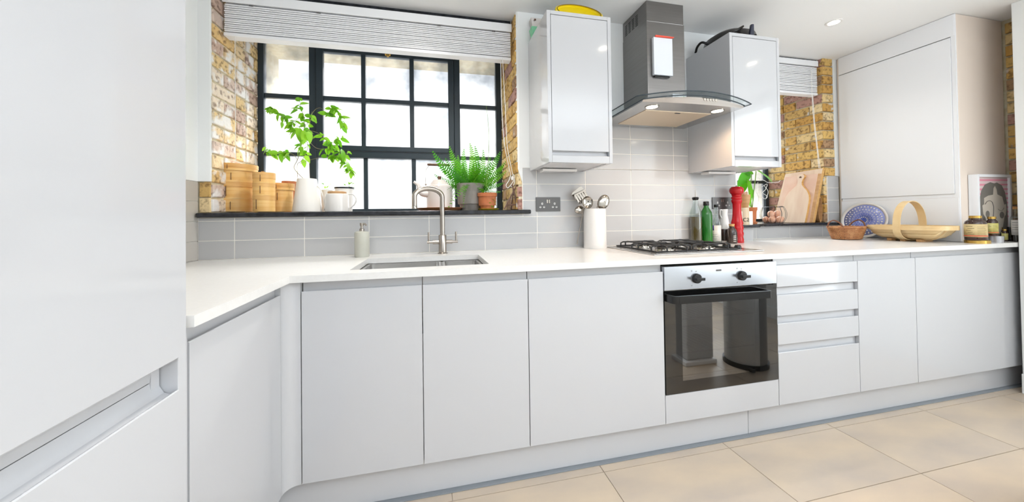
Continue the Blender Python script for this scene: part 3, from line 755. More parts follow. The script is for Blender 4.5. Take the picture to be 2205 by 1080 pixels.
# boiler cupboard at the right end
XBX = 4.06; YBX = -.498
bc = thing('boiler_cupboard', (4.2, -.2, T), 'tall white boxed-in cupboard with a large flush door at the right end of the worktop', 'cabinet')
DZ0, DZ1, DY0, DY1 = 1.128, 2.066, .112, -.482
bb = MB(); bb.box(XBX, XW2-.001, YBX, YR-.002, T+.001, ZC-.001)
build(bb, 'casing', M['beige_paint'], bc, bevel=.004)
build(MB().box(XBX-.012, XBX-.0005, DY0-.004, YBX+.004, DZ1+.003, ZC-.002), 'upper_panel', M['blind'], bc, bevel=.0012)
build(MB().box(XBX-.0045, XBX-.0005, DY0-.001, DY1+.001, DZ0-.012, DZ1+.0015), 'shadow_gap', M['print_grey'], bc)
build(MB().box(XBX-.014, XBX-.004, DY0-.004, DY1+.004, DZ0, DZ1-.003), 'door', M['blind'], bc, bevel=.0012)
build(MB().box(XBX-.012, XBX-.0005, DY0-.004, YBX+.004, T+.002, DZ0-.022), 'lower_panel', M['blind'], bc, bevel=.0012)
build(MB().box(XBX-.008, XBX-.004, DY0-.008, DY1+.004, DZ0-.021, DZ0-.001), 'handle_rail', M['blind'], bc)
build(MB().box(XBX-.010, XBX-.0005, DY1+.003, YBX+.001, T+.002, ZC-.002), 'edge_strip', M['blind'], bc)

# ------------------------------------------------------------------ hood
hood = thing('cooker_hood', (2.28, -.2, 1.57), 'stainless steel chimney cooker hood with curved glass canopy above the hob', 'cooker hood')
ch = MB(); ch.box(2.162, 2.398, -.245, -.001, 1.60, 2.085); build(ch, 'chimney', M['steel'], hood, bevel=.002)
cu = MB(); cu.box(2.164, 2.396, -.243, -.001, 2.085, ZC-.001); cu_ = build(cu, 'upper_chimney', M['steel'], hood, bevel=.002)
vt = MB()
for j in range(4):
    for k in range(7):
        y0 = -.160+j*.036; vt.box(2.1632, 2.1645, y0, y0+.024, 2.108+k*.0095, 2.1125+k*.0095)
build(vt, 'vent', M['black_gap'], cu_, kind='stuff')
def arc(x, base, bow): # front edge y at x
    u = (x-2.28)/.30; return base-bow*(1-u*u)
HX0, HX1 = 1.992, 2.568
def zarch(x, z0, z1): u = (x-2.28)/.30; return z0+(z1-z0)*(1-u*u)
xsA = [HX0+(HX1-HX0)*i/24 for i in range(25)]
# body: flat underside, arched top
V_, F_ = [], []
for x in xsA:
    V_ += [(x, -.02, 1.566), (x, arc(x, -.445, .018), 1.566), (x, arc(x, -.452, .042), zarch(x, 1.572, 1.588)), (x, -.02, zarch(x, 1.572, 1.600))]
for i in range(24):
    for j in range(4): F_.append((i*4+j, i*4+(j+1) % 4, (i+1)*4+(j+1) % 4, (i+1)*4+j))
F_ += [(0, 1, 2, 3), (96, 97, 98, 99)]
build(MB()._add(V_, F_), 'body', M['steel_h'], hood, smooth=30)
def glass_band(z_off, th, y_in, name, mt, y_add, xa, xb):
    V_, F_ = [], []; X = [xa+(xb-xa)*i/28 for i in range(29)]
    for x in X:
        yf = arc(x, -.458-y_add, .046); zt_ = zarch(x, 1.580, 1.600)+z_off
        yb = y_in if y_in is not None else yf+.004
        V_ += [(x, yb, zt_), (x, yf, zt_), (x, yf, zt_+th), (x, yb, zt_+th)]
    for i in range(28):
        for j in range(4): F_.append((i*4+j, i*4+(j+1) % 4, (i+1)*4+(j+1) % 4, (i+1)*4+j))
    F_ += [(0, 1, 2, 3), (112, 113, 114, 115)]
    return build(MB()._add(V_, F_), name, mt, hood, smooth=30)
gz = glass_band(.006, .006, -.002, 'glass_canopy', M['hoodglass'], .012, 1.955, 2.605)
# dark polished edges of the glass
def edge_line(z_off, y_add, xa, xb, r):
    X = [xa+(xb-xa)*i/28 for i in range(29)]
    P = [(x, arc(x, -.458-y_add, .046), zarch(x, 1.580, 1.600)+z_off) for x in X]
    P = [(xa, -.01, P[0][2])]+P+[(xb, -.01, P[-1][2])]
    return MB().tube(P, r, 6)
build(edge_line(.009, .013, 1.954, 2.606, .0030), 'glass_edge', M['iron'], gz, smooth=50)
build(edge_line(-.006, -.002, 1.992, 2.568, .0028), 'dark_seam', M['iron'], hood, smooth=50)
build(MB().box(2.085, 2.48, -.335, -.06, 1.5635, 1.5665), 'filter', M['filter'], hood, bevel=.001)
build(MB().box(2.27, 2.30, -.325, -.315, 1.5620, 1.5638), 'filter_latch', M['iron'], hood)
for lx in (2.085, 2.47):
    o = build(MB().lathe([(.034, 0), (.034, -.003), (.028, -.003), (.028, 0)], lx, -.388, 1.5662, 24, cap=False), 'lamp_ring', M['chrome'], hood, smooth=40)
    build(MB().lathe([(0, -.001), (.027, -.001), (.027, .0005), (0, .0005)], lx, -.388, 1.5650, 20), 'lamp', M['lamp'], o)
bt = MB()
for i in range(5): bt.lathe([(0, 0), (.006, 0), (.006, .004), (0, .004)], 0, 0, 0, 10); st = len(bt.v)-40; bt.xf(lambda p, i=i: (2.30+i*.016+p.x, -.4905-p.z, 1.580+p.y), st)
build(bt, 'buttons', M['chrome'], hood, smooth=40)

# flyer notebook held on the chimney, box on the canopy
ft = thing('notepad', (2.25, -.252, 1.786), 'white notepad with a coral red top hung on the hood chimney', 'notepad')
build(MB().box(2.190, 2.306, -.264, -.2465, 1.786, 1.99), 'pad', M['paper'], ft, bevel=.001)
build(MB().prism([(2.198, 1.990), (2.308, 1.992), (2.316, 1.998), (2.20, 1.999)], 'y', -.270, -.262), 'top_strip', M['red_tab'], ft)
build(MB().box(2.20, 2.290, -.256, -.246, 1.776, 1.7855), 'magnet', M['black_plastic'], ft)
bx = thing('small_carton', (2.32, -.29, 1.617), 'small white printed carton standing on the hood glass', 'carton')
zb_ = zarch(2.32, 1.580, 1.600)+.0125
cb_ = MB().box(2.262, 2.345, -.315, -.262, zb_, zb_+.055); build(cb_, 'box', M['paper'], bx, bevel=.001)
pr = MB()
for i in range(4): pr.box(2.272, 2.308-.004*(i % 2), -.3156, -.3151, zb_+.012+i*.009, zb_+.014+i*.009)
build(pr, 'print', M['print_grey'], bx)
lg_ = MB().lathe([(.008, 0), (.008, .0004), (.0055, .0004), (.0055, 0)], 0, 0, 0, 16, cap=False); lg_.xf(lambda p: (2.330+p.x, -.3152-p.z, zb_+.037+p.y)); build(lg_, 'print', M['print_green'], bx)
wcl = thing('metal_clip', (2.262, -.252, zb_), 'small dark metal clip beside the carton on the hood', 'clip')
build(MB().tube([(2.243, -.262, zb_+.030), (2.243, -.262, zb_+.050), (2.258, -.262, zb_+.050), (2.258, -.262, zb_+.032), (2.250, -.262, zb_+.0)], .002, 6), 'wire', M['iron'], wcl, smooth=40)

# ------------------------------------------------------------------ ceiling downlight in view
DLL = ['small round ceiling spotlight between the right wall cabinet and the boiler cupboard', 'round ceiling spotlight above the sink, just above the picture edge', 'round ceiling spotlight mirrored in the door of the left wall cabinet', 'round ceiling spotlight mirrored in the door of the right wall cabinet', 'round ceiling spotlight over the floor beside the tall cabinet']
for (dx_, dy_, pw_), lb_ in zip(DL, DLL):
    dl = thing('downlight', (dx_, dy_, ZC-.004), lb_, 'downlight', 'recessed ceiling spotlights')
    build(MB().lathe([(.042, 0), (.040, -.004), (.030, -.004), (.028, 0)], dx_, dy_, ZC, 28, cap=False), 'rim', M['white_plastic'], dl, smooth=40)
    build(MB().lathe([(0, -.0025), (.028, -.0025), (.028, -.0005), (0, -.0005)], dx_, dy_, ZC, 24), 'lamp', M['lamp'], dl)

#@@PART2
# ------------------------------------------------------------------ blinds
def blind(name, x0, x1, y, ztop, zval, zbot, label, nsl):
    t = thing(name, ((x0+x1)/2, y+.03, zbot), label, 'blind', 'white wooden venetian blinds pulled up')
    build(MB().box(x0, x1, y, y+.008, zval, ztop), 'valance', M['blind'], t, bevel=.002)
    build(MB().box(x0+.006, x1-.006, y+.016, y+.056, zval+.004, ztop-.003), 'headrail', M['blind'], t, bevel=.002)
    for i in range(nsl):
        z = zbot+.022+(zval-.004-zbot-.022)*i/nsl
        mb = MB(); th = (zval-.004-zbot-.022)/nsl
        xa = x0+.006+random.uniform(0, .003); tl = random.uniform(-.0012, .0012)
        mb._add([(xa, y+.006, z-tl), (x1-.008, y+.006, z-tl), (x1-.008, y+.055, z+tl), (xa, y+.055, z+tl),
                 (xa, y+.006, z+th*.66-tl), (x1-.008, y+.006, z+th*.66-tl), (x1-.008, y+.055, z+th*.66+tl), (xa, y+.055, z+th*.66+tl)],
                [(0, 3, 2, 1), (4, 5, 6, 7), (0, 1, 5, 4), (1, 2, 6, 5), (2, 3, 7, 6), (3, 0, 4, 7)])
        build(mb, 'slat', M['blind'], t)
    build(MB().box(x0+.004, x1-.006, y+.004, y+.057, zbot, zbot+.018), 'bottom_rail', M['blind'], t, bevel=.003)
    return t
b1 = blind('venetian_blind', XA+.006, XB-.003, .066, 2.163, 2.116, 1.948, 'wide raised white wooden blind over the large window', 14)
b2 = blind('venetian_blind', XC+.006, XD-.008, .150, 2.188, 2.146, 1.925, 'short raised white wooden blind in the right window', 16)
for i in range(5):
    x = .12+i*.31
    build(MB().box(x, x+.02, .0645, .068, 2.106, 2.109), 'ladder_clip', M['socket'], b1)
def cord(par, px, y, r=.0013):
    P = spline([at(u, v, 'y', y) for (u, v) in px], 6); build(MB().tube(P, r, 5), 'cord', M['cord'], par, smooth=60)
cord(b1, [(506, 78), (506, 140), (507, 215), (507, 300), (508, 348)], .06)
cord(b1, [(1078, 125), (1080, 220), (1085, 300), (1094, 350), (1100, 376)], .055, .002)
cord(b1, [(1082, 125), (1088, 230), (1092, 310), (1100, 356), (1105, 380)], .050, .002)
cord(b1, [(1100, 376), (1096, 388), (1090, 398), (1094, 404), (1104, 392), (1108, 380), (1104, 374)], .046, .0024)
cord(b1, [(1104, 378), (1108, 388), (1106, 398), (1100, 402)], .044, .0024)
build(MB().lathe([(0, 0), (.006, .002), (.008, .012), (.005, .022), (0, .024)], at(1103, 380, 'y', .048).x, .048, zat(1103, 388, .048), 12), 'cord_tassel', M['cord'], b1, smooth=50)
cord(b2, [(1747, 146), (1748, 200), (1752, 260), (1759, 320), (1763, 362)], .14, .0018)
cord(b2, [(1750, 206), (1755, 270), (1762, 330), (1766, 362)], .135, .0018)

# ------------------------------------------------------------------ things on the long sill
def tier(name, ul, ur, y, v0, v1, label, cat, dark_top=True, lid=False, grp=None, knob=False):
    x, r = cyl(ul, ur, (v0+v1)/2, y); um = (ul+ur)/2
    z1, z0 = zat(um, v0, y-r), zat(um, v1, y-r)
    if z0 < S1+.004: z0 = S1
    t = thing(name, (x, y, z0), label, cat, grp); h = z1-z0
    prof = [(r*.92, 0), (r*.975, 0), (r*.975, h-.0005), (r*.90, h-.0005), (r*.90, .004)]
    build(MB().lathe(prof, x, y, z0, 40, cap=False), 'wall', M['bamboo'], t, smooth=35)
    if lid:
        build(MB().lathe([(0, h-.006), (r*.9, h-.008), (r*.9, h-.012), (0, h-.010)], x, y, z0, 32), 'woven_top', M['bamboo'], t, smooth=35)
        build(MB().lathe([(r*.974, h*.42), (r, h*.42), (r, h), (r*.93, h)], x, y, z0, 40, cap=False), 'band', M['bamboo_dark'], t, smooth=35)
    else:
        build(MB().lathe([(r*.90, .004), (r*.90, .008), (0, .008), (0, .004)], x, y, z0, 32), 'base_lattice', M['bamboo'], t, smooth=35)
        if dark_top: build(MB().lathe([(r*.974, h*.70), (r*.995, h*.70), (r*.995, h*.995), (r*.95, h*.995)], x, y, z0, 40, cap=False), 'band', M['bamboo_dark'], t, smooth=35)
    # stitched seam
    a = -PI/2+random.uniform(-.5, .4); q = Vector((x+r*1.002*math.cos(a), y+r*1.002*math.sin(a), z0+h*.45))
    build(MB().obox(q, (-math.sin(a), math.cos(a), 0), (math.cos(a), math.sin(a), 0), (0, 0, 1), .0012, .0008, h*.3), 'stitch', M['wood_dark'], t)
    if knob: build(MB().tube([(x-.010, y-r*.3, z1-.004), (x-.006, y-r*.3, z1+.006), (x+.006, y-r*.3, z1+.006), (x+.010, y-r*.3, z1-.004)], .002, 6), 'loop', M['wood'], t, smooth=50)
    return t
tier('steamer_lid', 453, 557, .20, 350, 365, 'lid of the large bamboo steamer stack by the brick reveal', 'steamer lid', lid=True)
tier('bamboo_steamer', 455, 552, .20, 365, 390, 'top tier of the large bamboo steamer stack', 'steamer', False, grp='bamboo steamers on the sill')
tier('bamboo_steamer', 455, 552, .20, 390, 427, 'middle tier of the large bamboo steamer stack, with a darker band', 'steamer', True, grp='bamboo steamers on the sill')
tier('bamboo_steamer', 455, 552, .20, 427, 455, 'bottom tier of the large bamboo steamer stack, on the sill', 'steamer', False, grp='bamboo steamers on the sill')
tier('steamer_lid', 543, 594, .085, 370, 393, 'lid of the narrow bamboo steamer stack in the middle', 'steamer lid', lid=True, knob=True)
tier('bamboo_steamer', 543, 594, .085, 393, 420, 'upper tier of the narrow bamboo steamer stack', 'steamer', True, grp='bamboo steamers on the sill')
tier('bamboo_steamer', 543, 594, .085, 420, 455, 'lower tier of the narrow bamboo steamer stack, on the sill', 'steamer', True, grp='bamboo steamers on the sill')
tier('steamer_lid', 578, 635, .20, 393, 408, 'lid of the lowest bamboo steamer stack, partly behind the white planter', 'steamer lid', lid=True)
tier('bamboo_steamer', 580, 632, .20, 408, 434, 'upper tier of the lowest bamboo steamer stack', 'steamer', False, grp='bamboo steamers on the sill')
tier('bamboo_steamer', 580, 632, .20, 434, 455, 'lower tier of the lowest bamboo steamer stack, beside the white planter', 'steamer', False, grp='bamboo steamers on the sill')

def pot(name, ul, ur, ubl, ubr, y, vtop, zbase, mt, label, cat, rim=None, thick=.004, soil=True, group=None, n=36):
    x, r = cyl(ul, ur, vtop, y); xb, rb = cyl(ubl, ubr, vtop, y); z1 = zat((ul+ur)/2, vtop, y-r); h = z1-zbase
    t = thing(name, (x, y, zbase), label, cat, group)
    if rim:
        rr = rb+(r-rb)*.86-.002
        prof = [(0, 0), (rb, 0), (rr, h-rim), (r, h-rim), (r, h), (r-thick, h), (r-thick-.003, h*.25), (0, h*.25)]
    else:
        prof = [(0, 0), (rb-.002, 0), (rb, .002), (r, h), (r-thick, h), (max(rb, r)-thick-.006 if rb < r else r-thick-.001, h*.25), (0, h*.25)]
    build(MB().lathe(prof, x, y, zbase, n), 'pot', mt, t, smooth=35)
    if soil: build(MB().lathe([(0, h*.84), (r-thick-.001-max(0, (r-rb)*.2), h*.84), (r-thick-.003-max(0, (r-rb)*.2), h*.80), (0, h*.80)], x, y, zbase, 24), 'soil', M['soil'], t)
    return t, x, r, z1, h
# terracotta pot hiding behind the small steamer
pot('plant_pot', 606, 640, 612, 634, .33, 389, S1, M['terracotta'], 'terracotta pot almost hidden behind the lowest steamer stack', 'plant pot', rim=.02)

def leaf_mesh(name, L, Wd, mt, fold=.25, droop=.25, pts=7, tip=1.0):
    V_, F_ = [], []
    for i in range(pts):
        t = i/(pts-1); w_ = Wd*math.sin(PI*min(1, t**.75))**.8*(1-.15*t) if 0 < i < pts-1 else .0006
        z = -droop*L*t*t
        V_ += [(L*t, -w_, z+fold*w_), (L*t, 0, z), (L*t, w_, z+fold*w_)]
    for i in range(pts-1):
        a = i*3; F_ += [(a, a+1, a+4, a+3), (a+1, a+2, a+5, a+4)]
    mb = MB()._add(V_, F_); me = mb.mesh(name, mt, 60); return me
def place_leaf(me, par, p, direction, roll=0, s=1.0, name='leaf'):
    d = Vector(direction).normalized()
    q = d.to_track_quat('X', 'Z').to_matrix().to_4x4() @ Matrix.Rotation(roll, 4, 'X')
    o = bpy.data.objects.new(name, me); C.objects.link(o); o.parent = par
    o.matrix_local = Matrix.Translation(Vector(p)-wloc(par)) @ q @ Matrix.Scale(s, 4); return o
LM = [leaf_mesh('leaf', 1, .27, M['leaf'], f_, d_) for f_, d_ in ((.3, .2), (.15, .35), (.4, .05))]

# white jug planter with the leafy plant
xj, rb_ = cyl(628, 694, 450, .13); _, rt_ = cyl(641, 685, 384, .13); zt_ = zat(663, 383, .13-rt_)
pj = thing('leafy_plant', (xj, .13, S1), 'tall bright green leafy plant growing in a tapered white ceramic pot', 'plant')
h = zt_-S1
build(MB().lathe([(0, 0), (rb_-.003, 0), (rb_, .004), (rt_, h-.004), (rt_-.002, h), (rt_-.006, h-.004), (rt_-.004, h*.8), (0, h*.8)], xj, .13, S1, 40), 'pot', M['ceramic_matt'], pj, smooth=35)
hp = [at(u, v, 'y', .12) for u, v in ((683, 400), (690, 408), (696, 425), (700, 445), (697, 452))]
build(MB().tube(spline(hp, 5), .0035, 8), 'handle', M['ceramic_matt'], pj, smooth=50)
build(MB().lathe([(0, h*.82), (rt_-.006, h*.82), (rt_-.006, h*.80), (0, h*.80)], xj, .13, S1, 24), 'soil', M['soil'], pj)
branches = [
 ([(653, 384), (641, 372), (633, 360), (640, 345), (646, 325), (647, 305), (654, 280), (655, 255), (648, 232), (645, 212)], .13, 14, .0020),
 ([(641, 384), (640, 365), (641, 352), (650, 345), (662, 320), (660, 290), (668, 262), (672, 240)], .14, 11, .0016),
 ([(655, 285), (640, 270), (622, 258), (603, 245), (588, 235), (577, 228)], .12, 12, .0012),
 ([(660, 280), (682, 285), (700, 298), (712, 310), (722, 300), (738, 298)], .12, 12, .0012),
 ([(660, 270), (675, 240), (690, 232), (705, 245), (715, 232), (730, 245), (740, 275)], .14, 15, .0012),
 ([(641, 345), (632, 333), (615, 328), (600, 330), (585, 328), (570, 314)], .12, 11, .0012),
 ([(645, 352), (665, 345), (685, 340), (702, 338), (722, 334), (738, 345), (752, 360), (758, 370)], .13, 17, .0012),
 ([(662, 300), (680, 318), (700, 320), (716, 312), (728, 325), (740, 340), (750, 322)], .16, 14, .0012),
 ([(650, 250), (632, 262), (630, 275), (640, 285)], .16, 8, .0012),
 ([(667, 384), (666, 350), (665, 310), (663, 285)], .10, 0, .0009),
]
rl = random.Random(3)
for (px, y, nl, r) in branches:
    P = spline([at(u, v, 'y', y+rl.uniform(-.01, .01)) for u, v in px], 6)
    k = len(P); build(MB().tube(P, [r*(1-.6*i/k) for i in range(k)], 5), 'stem', M['stem'], pj, smooth=60)
    nl = int(nl*2.1)
    for i in range(nl):
        t = .30+.70*(i+rl.random()*.6)/nl
        if y == .13 or y == .14: t = .45+.55*(i+rl.random())/nl
        p = P[min(k-1, int(t*(k-1)))]
        a = rl.uniform(0, 2*PI); d = Vector((math.cos(a), .6*math.sin(a), rl.uniform(-1.3, .35)))
        place_leaf(LM[rl.randrange(3)], pj, p, d, rl.uniform(-1.4, 1.4), rl.uniform(.026, .052))
for (u, v, s, dx, dz) in ((646, 275, .07, -.1, -1), (655, 280, .075, .15, -1), (664, 282, .065, .3, -1), (735, 320, .075, .45, -1), (745, 345, .07, .5, -.9), (733, 258, .05, .3, -1), (655, 300, .06, -.6, -1), (582, 232, .035, -.2, -1), (600, 245, .04, -.3, -1), (642, 236, .045, -.9, -.4), (607, 262, .035, .2, -1), (573, 313, .03, 1, -.2)):
    place_leaf(LM[1], pj, at(u, v, 'y', .09), (dx, -.25, dz), rl.uniform(-.4, .4), s)

# white mug planter with brown disc, pot behind it
xm, rm = cyl(699, 752, 435, .13); zt_ = zat(725, 416, .13-rm)
mg = thing('mug', (xm, .13, S1), 'squat white ceramic mug with a handle and a round wooden lid', 'mug'); h = zt_-S1
build(MB().lathe([(0, 0), (rm*.92, 0), (rm*.98, .004), (rm, h*.5), (rm*.97, h-.002), (rm*.93, h), (rm*.90, h-.004), (rm*.9, h*.3), (0, h*.3)], xm, .13, S1, 36), 'body', M['ceramic'], mg, smooth=35)
hp = [at(u, v, 'y', .13) for u, v in ((750, 418), (760, 418), (767, 428), (763, 440), (752, 448))]
build(MB().tube(spline(hp, 5), .004, 8), 'handle', M['ceramic'], mg, smooth=50)
build(MB().lathe([(0, h), (rm*.78, h), (rm*.78, h+.012), (rm*.74, h+.0135), (0, h+.0135)], xm, .13, S1, 30), 'lid', M['wood'], mg, smooth=35)
t2, x2, r2, z2, h2 = pot('potted_seedling', 690, 718, 693, 715, .375, 408, S1, M['ceramic'], 'pale seedling in a white pot between the planter and the mug', 'plant', soil=True)
for i in range(9): place_leaf(LM[i % 3], t2, (x2+rl.uniform(-.02, .02), .365, z2+rl.uniform(.0, .035)), (rl.uniform(-1, 1), -.3, rl.uniform(-.2, 1)), 0, rl.uniform(.015, .026))
for i in range(3): build(MB().tube([(x2+.008*i-.008, .375, z2-.02), (x2+.012*i-.012, .37, z2+.030)], .0007, 5), 'stem', M['stem_green'], t2)
t3, x3, r3, z3, h3 = pot('potted_seedling', 720, 762, 723, 758, .29, 402, S1, M['ceramic'], 'small green seedling in a white pot with a black rim behind the mug', 'plant')
build(MB().lathe([(r3*.97, h3-.008), (r3*1.04, h3-.008), (r3*1.04, h3+.001), (r3*.97, h3+.001)], x3, .29, S1, 30, cap=False), 'rim', M['slate'], t3, smooth=35)
for i in range(12): place_leaf(LM[i % 3], t3, (x3+r3*.5+rl.uniform(-.02, .03), .285, z3+rl.uniform(-.005, .025)), (rl.uniform(-1, 1), -.3, rl.uniform(-.4, .8)), 0, rl.uniform(.015, .026))
build(MB().tube([(x3+r3*.4, .29, z3-.02), (x3+r3*.55, .285, z3+.02)], .0008, 5), 'stem', M['stem_green'], t3)

# tray + kettle
xk, rk = cyl(917, 976, 420, .18); xt, rtr = cyl(896, 997, 446, .18)
ty_ = thing('round_tray', (xt, .18, S1), 'round reddish wooden tray under the cream kettle', 'tray')
build(MB().lathe([(0, 0), (rtr*.80, 0), (rtr*.86, .003), (rtr, .019), (rtr*.975, .020), (rtr*.84, .007), (0, .007)], xt, .18, S1, 40), 'dish', M['wood_tray'], ty_, smooth=35)
kz0 = S1+.0075; kt = thing('kettle', (xk, .18, kz0), 'cream enamel kettle with a wooden bail handle and dark lid knob', 'kettle')
ks = zat(946, 397, .18-rk)-kz0
build(MB().lathe([(0, 0), (rk*.98, 0), (rk*1.0, .004), (rk*.99, .012), (rk*.95, .014), (rk*.97, ks*.5), (rk*.96, ks-.008), (rk*.90, ks), (rk*.72, ks+.006), (rk*.70, ks+.004), (0, ks+.004)], xk, .18, kz0, 16), 'body', M['enamel'], kt, smooth=25)
zl = zat(946, 386, .18)-kz0
build(MB().lathe([(rk*.74, ks+.003), (rk*.70, ks+.010), (rk*.45, zl-.004), (0, zl)], xk, .18, kz0, 28), 'lid', M['enamel'], kt, smooth=40)
build(MB().lathe([(0, 0), (.009, 0), (.012, .018), (.010, .021), (0, .021)], xk, .18, kz0+zl-.003, 18), 'lid_knob', M['wood_dark'], kt, smooth=35)
sp = [at(u, v, 'y', .16) for u, v in ((922, 418), (909, 416), (903, 408), (900, 398), (891, 391))]
build(MB().tube(spline(sp, 5), [.020-.0125*i/20 for i in range(21)], 12), 'spout', M['enamel'], kt, smooth=50)
hp = [at(u, v, 'y', .18) for u, v in ((917, 397), (916, 378), (917, 366), (924, 356))]
hq = [at(u, v, 'y', .18) for u, v in ((974, 398), (975, 380), (974, 366), (966, 356))]
for q in (hp, hq):
    build(MB().tube(spline(q, 5), .0016, 6), 'handle_wire', M['nickel'], kt, smooth=50)
    build(MB().sphere(q[0], .006, n=10, k=6), 'hinge', M['nickel'], kt, smooth=50)
build(MB().tube([at(920, 354, 'y', .18), at(924, 354, 'y', .18), at(965, 355, 'y', .18), at(968, 355, 'y', .18)], [.005, .0075, .0075, .005], 12), 'grip', M['wood_dark'], kt, smooth=50)

# fern
tf, xf_, rf, zf_, hf = pot('potted_fern', 981, 1045, 992, 1036, .175, 393, S1, M['concrete'], 'bushy bright green fern in a grey fibre pot', 'plant', thick=.006)
def frond_mesh(L, n, wmax, droop, seed, flat=None):
    rnd = random.Random(seed); mb = MB(); P = []
    for i in range(n+1):
        t = i/n; P.append(Vector((L*t*(1-.15*t), 0, L*(.30*t-droop*t*t))) if flat is None else Vector((L*t, flat*t*(1-t), .10*t*(1-t))))
    mb.tube(P, [.0009*(1-.7*i/n) for i in range(n+1)], 3)
    for i in range(1, n):
        t = i/n; w_ = wmax*math.sin(PI*min(1, (t+.12)/1.12))**.7*(1-.35*t); p = P[i]; d = (P[i+1]-P[i-1]).normalized()
        for s_ in (-1, 1):
            b = .025*(1-.4*t); side = Vector((.35, s_, -.15+rnd.uniform(-.15, .15))).normalized()
            mb._add([p-d*b*.8, p+side*w_*.55-d*b*.7, p+side*w_, p+side*w_*.55+d*b*.9, p+d*b*.8], [(0, 1, 2, 3, 4)])
    return mb.mesh('frond', M['fern'], None)
FM = [frond_mesh(1, 18, .125, .22, 1), frond_mesh(1, 18, .135, .75, 2), frond_mesh(1, 17, .125, 1.2, 3), frond_mesh(1, 18, .11, -.05, 4)]
rf_ = random.Random(11)
FF2 = [frond_mesh(1, 22, .135, 0, 5, .35), frond_mesh(1, 22, .135, 0, 6, -.35)]
for i in range(64):
    a = 2*PI*i/64*7+rf_.uniform(-.3, .3); ring = i/64
    el = 1.25-1.35*ring; s_ = .12+.07*rf_.random()+.02*ring
    d = Vector((math.cos(a)*math.cos(el), math.sin(a)*math.cos(el)*.75, math.sin(el)))
    me = FM[3 if ring < .25 else (0 if ring < .5 else (1 if ring < .8 else 2))]
    p = (xf_+.02*math.cos(a)*ring, .175+.02*math.sin(a)*ring, zf_-.022)
    yaw = math.atan2(d.y, d.x)
    o = bpy.data.objects.new('frond', me); C.objects.link(o); o.parent = tf
    o.matrix_local = Matrix.Translation(Vector(p)-wloc(tf)) @ Matrix.Rotation(yaw, 4, 'Z') @ Matrix.Rotation(-el*.85, 4, 'Y') @ Matrix.Rotation(rf_.uniform(-.5, .5), 4, 'X') @ Matrix.Scale(s_, 4)
for k, (u, v) in enumerate([(930, 322), (968, 312), (986, 332), (1000, 318), (1011, 306), (1022, 312), (1040, 320), (1056, 336), (1078, 324), (1090, 345), (1092, 366), (1088, 392), (1080, 412), (1062, 402), (934, 374), (944, 352), (958, 338), (1031, 334), (1066, 350), (1078, 380), (950, 392), (1018, 345), (996, 346), (972, 350), (1045, 355), (1085, 355)]):
    yy_ = .10+.022*(k*5 % 6); p0 = Vector((xf_+rf_.uniform(-.02, .02), .15, zf_-.02)); p1 = at(u, v, 'y', yy_); d = p1-p0; L_ = d.length; X_ = d.normalized()
    Z_ = (CAM-p0).normalized()+Vector((rf_.uniform(-.5, .5), 0, rf_.uniform(-.3, .5))); Z_ = (Z_-X_*Z_.dot(X_)).normalized(); Y_ = Z_.cross(X_)
    o = bpy.data.objects.new('frond', FF2[1 if u > 1010 else 0]); C.objects.link(o); o.parent = tf
    R_ = Matrix((X_, Y_, Z_)).transposed().to_4x4()
    o.matrix_local = Matrix.Translation(p0-wloc(tf)) @ R_ @ Matrix.Scale(L_, 4)

# terracotta pot, saucer, thin stalk
xs_, rs_ = cyl(1029, 1075, 446, .10)
sc_ = thing('saucer', (xs_, .10, S1), 'mustard yellow saucer under the small terracotta pot', 'saucer')
build(MB().lathe([(0, 0), (rs_*.8, 0), (rs_, .009), (rs_*.96, .010), (rs_*.8, .004), (0, .004)], xs_, .10, S1, 32), 'dish', M['yellow'] if False else mat('mustard glaze', (.50, .40, .02), .35), sc_, smooth=35)
tt, xt_, rt2, zt2, ht = pot('potted_stalk', 1028, 1070, 1035, 1063, .10, 414, S1+.0045, M['terracotta'], 'single tall thin stalk in a small terracotta pot on a yellow saucer', 'plant', rim=.020)
P = [at(u, v, 'y', .10) for u, v in ((1048, 420), (1048, 390), (1051, 350), (1053, 300), (1051, 262), (1047, 228))]
k = len(spline(P, 6)); build(MB().tube(spline(P, 6), [.0024-.0017*i/k for i in range(k)], 6), 'stem', M['stem_green'], tt, smooth=50)
# little dark wood easel
es = thing('mini_easel', (at(1100, 448, 'y', .03).x, .03, S1), 'small dark wooden plate stand at the right end of the long sill', 'stand')
for (a, b_) in (((1114, 396), (1086, 450)), ((1103, 398), (1115, 450)), ((1090, 441), (1115, 440))):
    p, q = at(*a, 'y', .03), at(*b_, 'y', .03); p.z = max(p.z, S1+.004); q.z = max(q.z, S1+.004)
    build(MB().obox((p+q)/2, q-p, (0, 1, 0), (q-p).cross(Vector((0, 1, 0))), (q-p).length/2, .004, .004), 'leg' if b_[0] != 1115 or a[0] != 1090 else 'crossbar', M['wood_dark'], es, bevel=.001)
p, q = at(1106, 410, 'y', .035), Vector((at(1100, 448, 'y', .09).x, .09, S1+.004))
build(MB().obox((p+q)/2, q-p, (0, 1, 0), (q-p).cross(Vector((0, 1, 0))), (q-p).length/2, .003, .003), 'leg', M['wood_dark'], es)

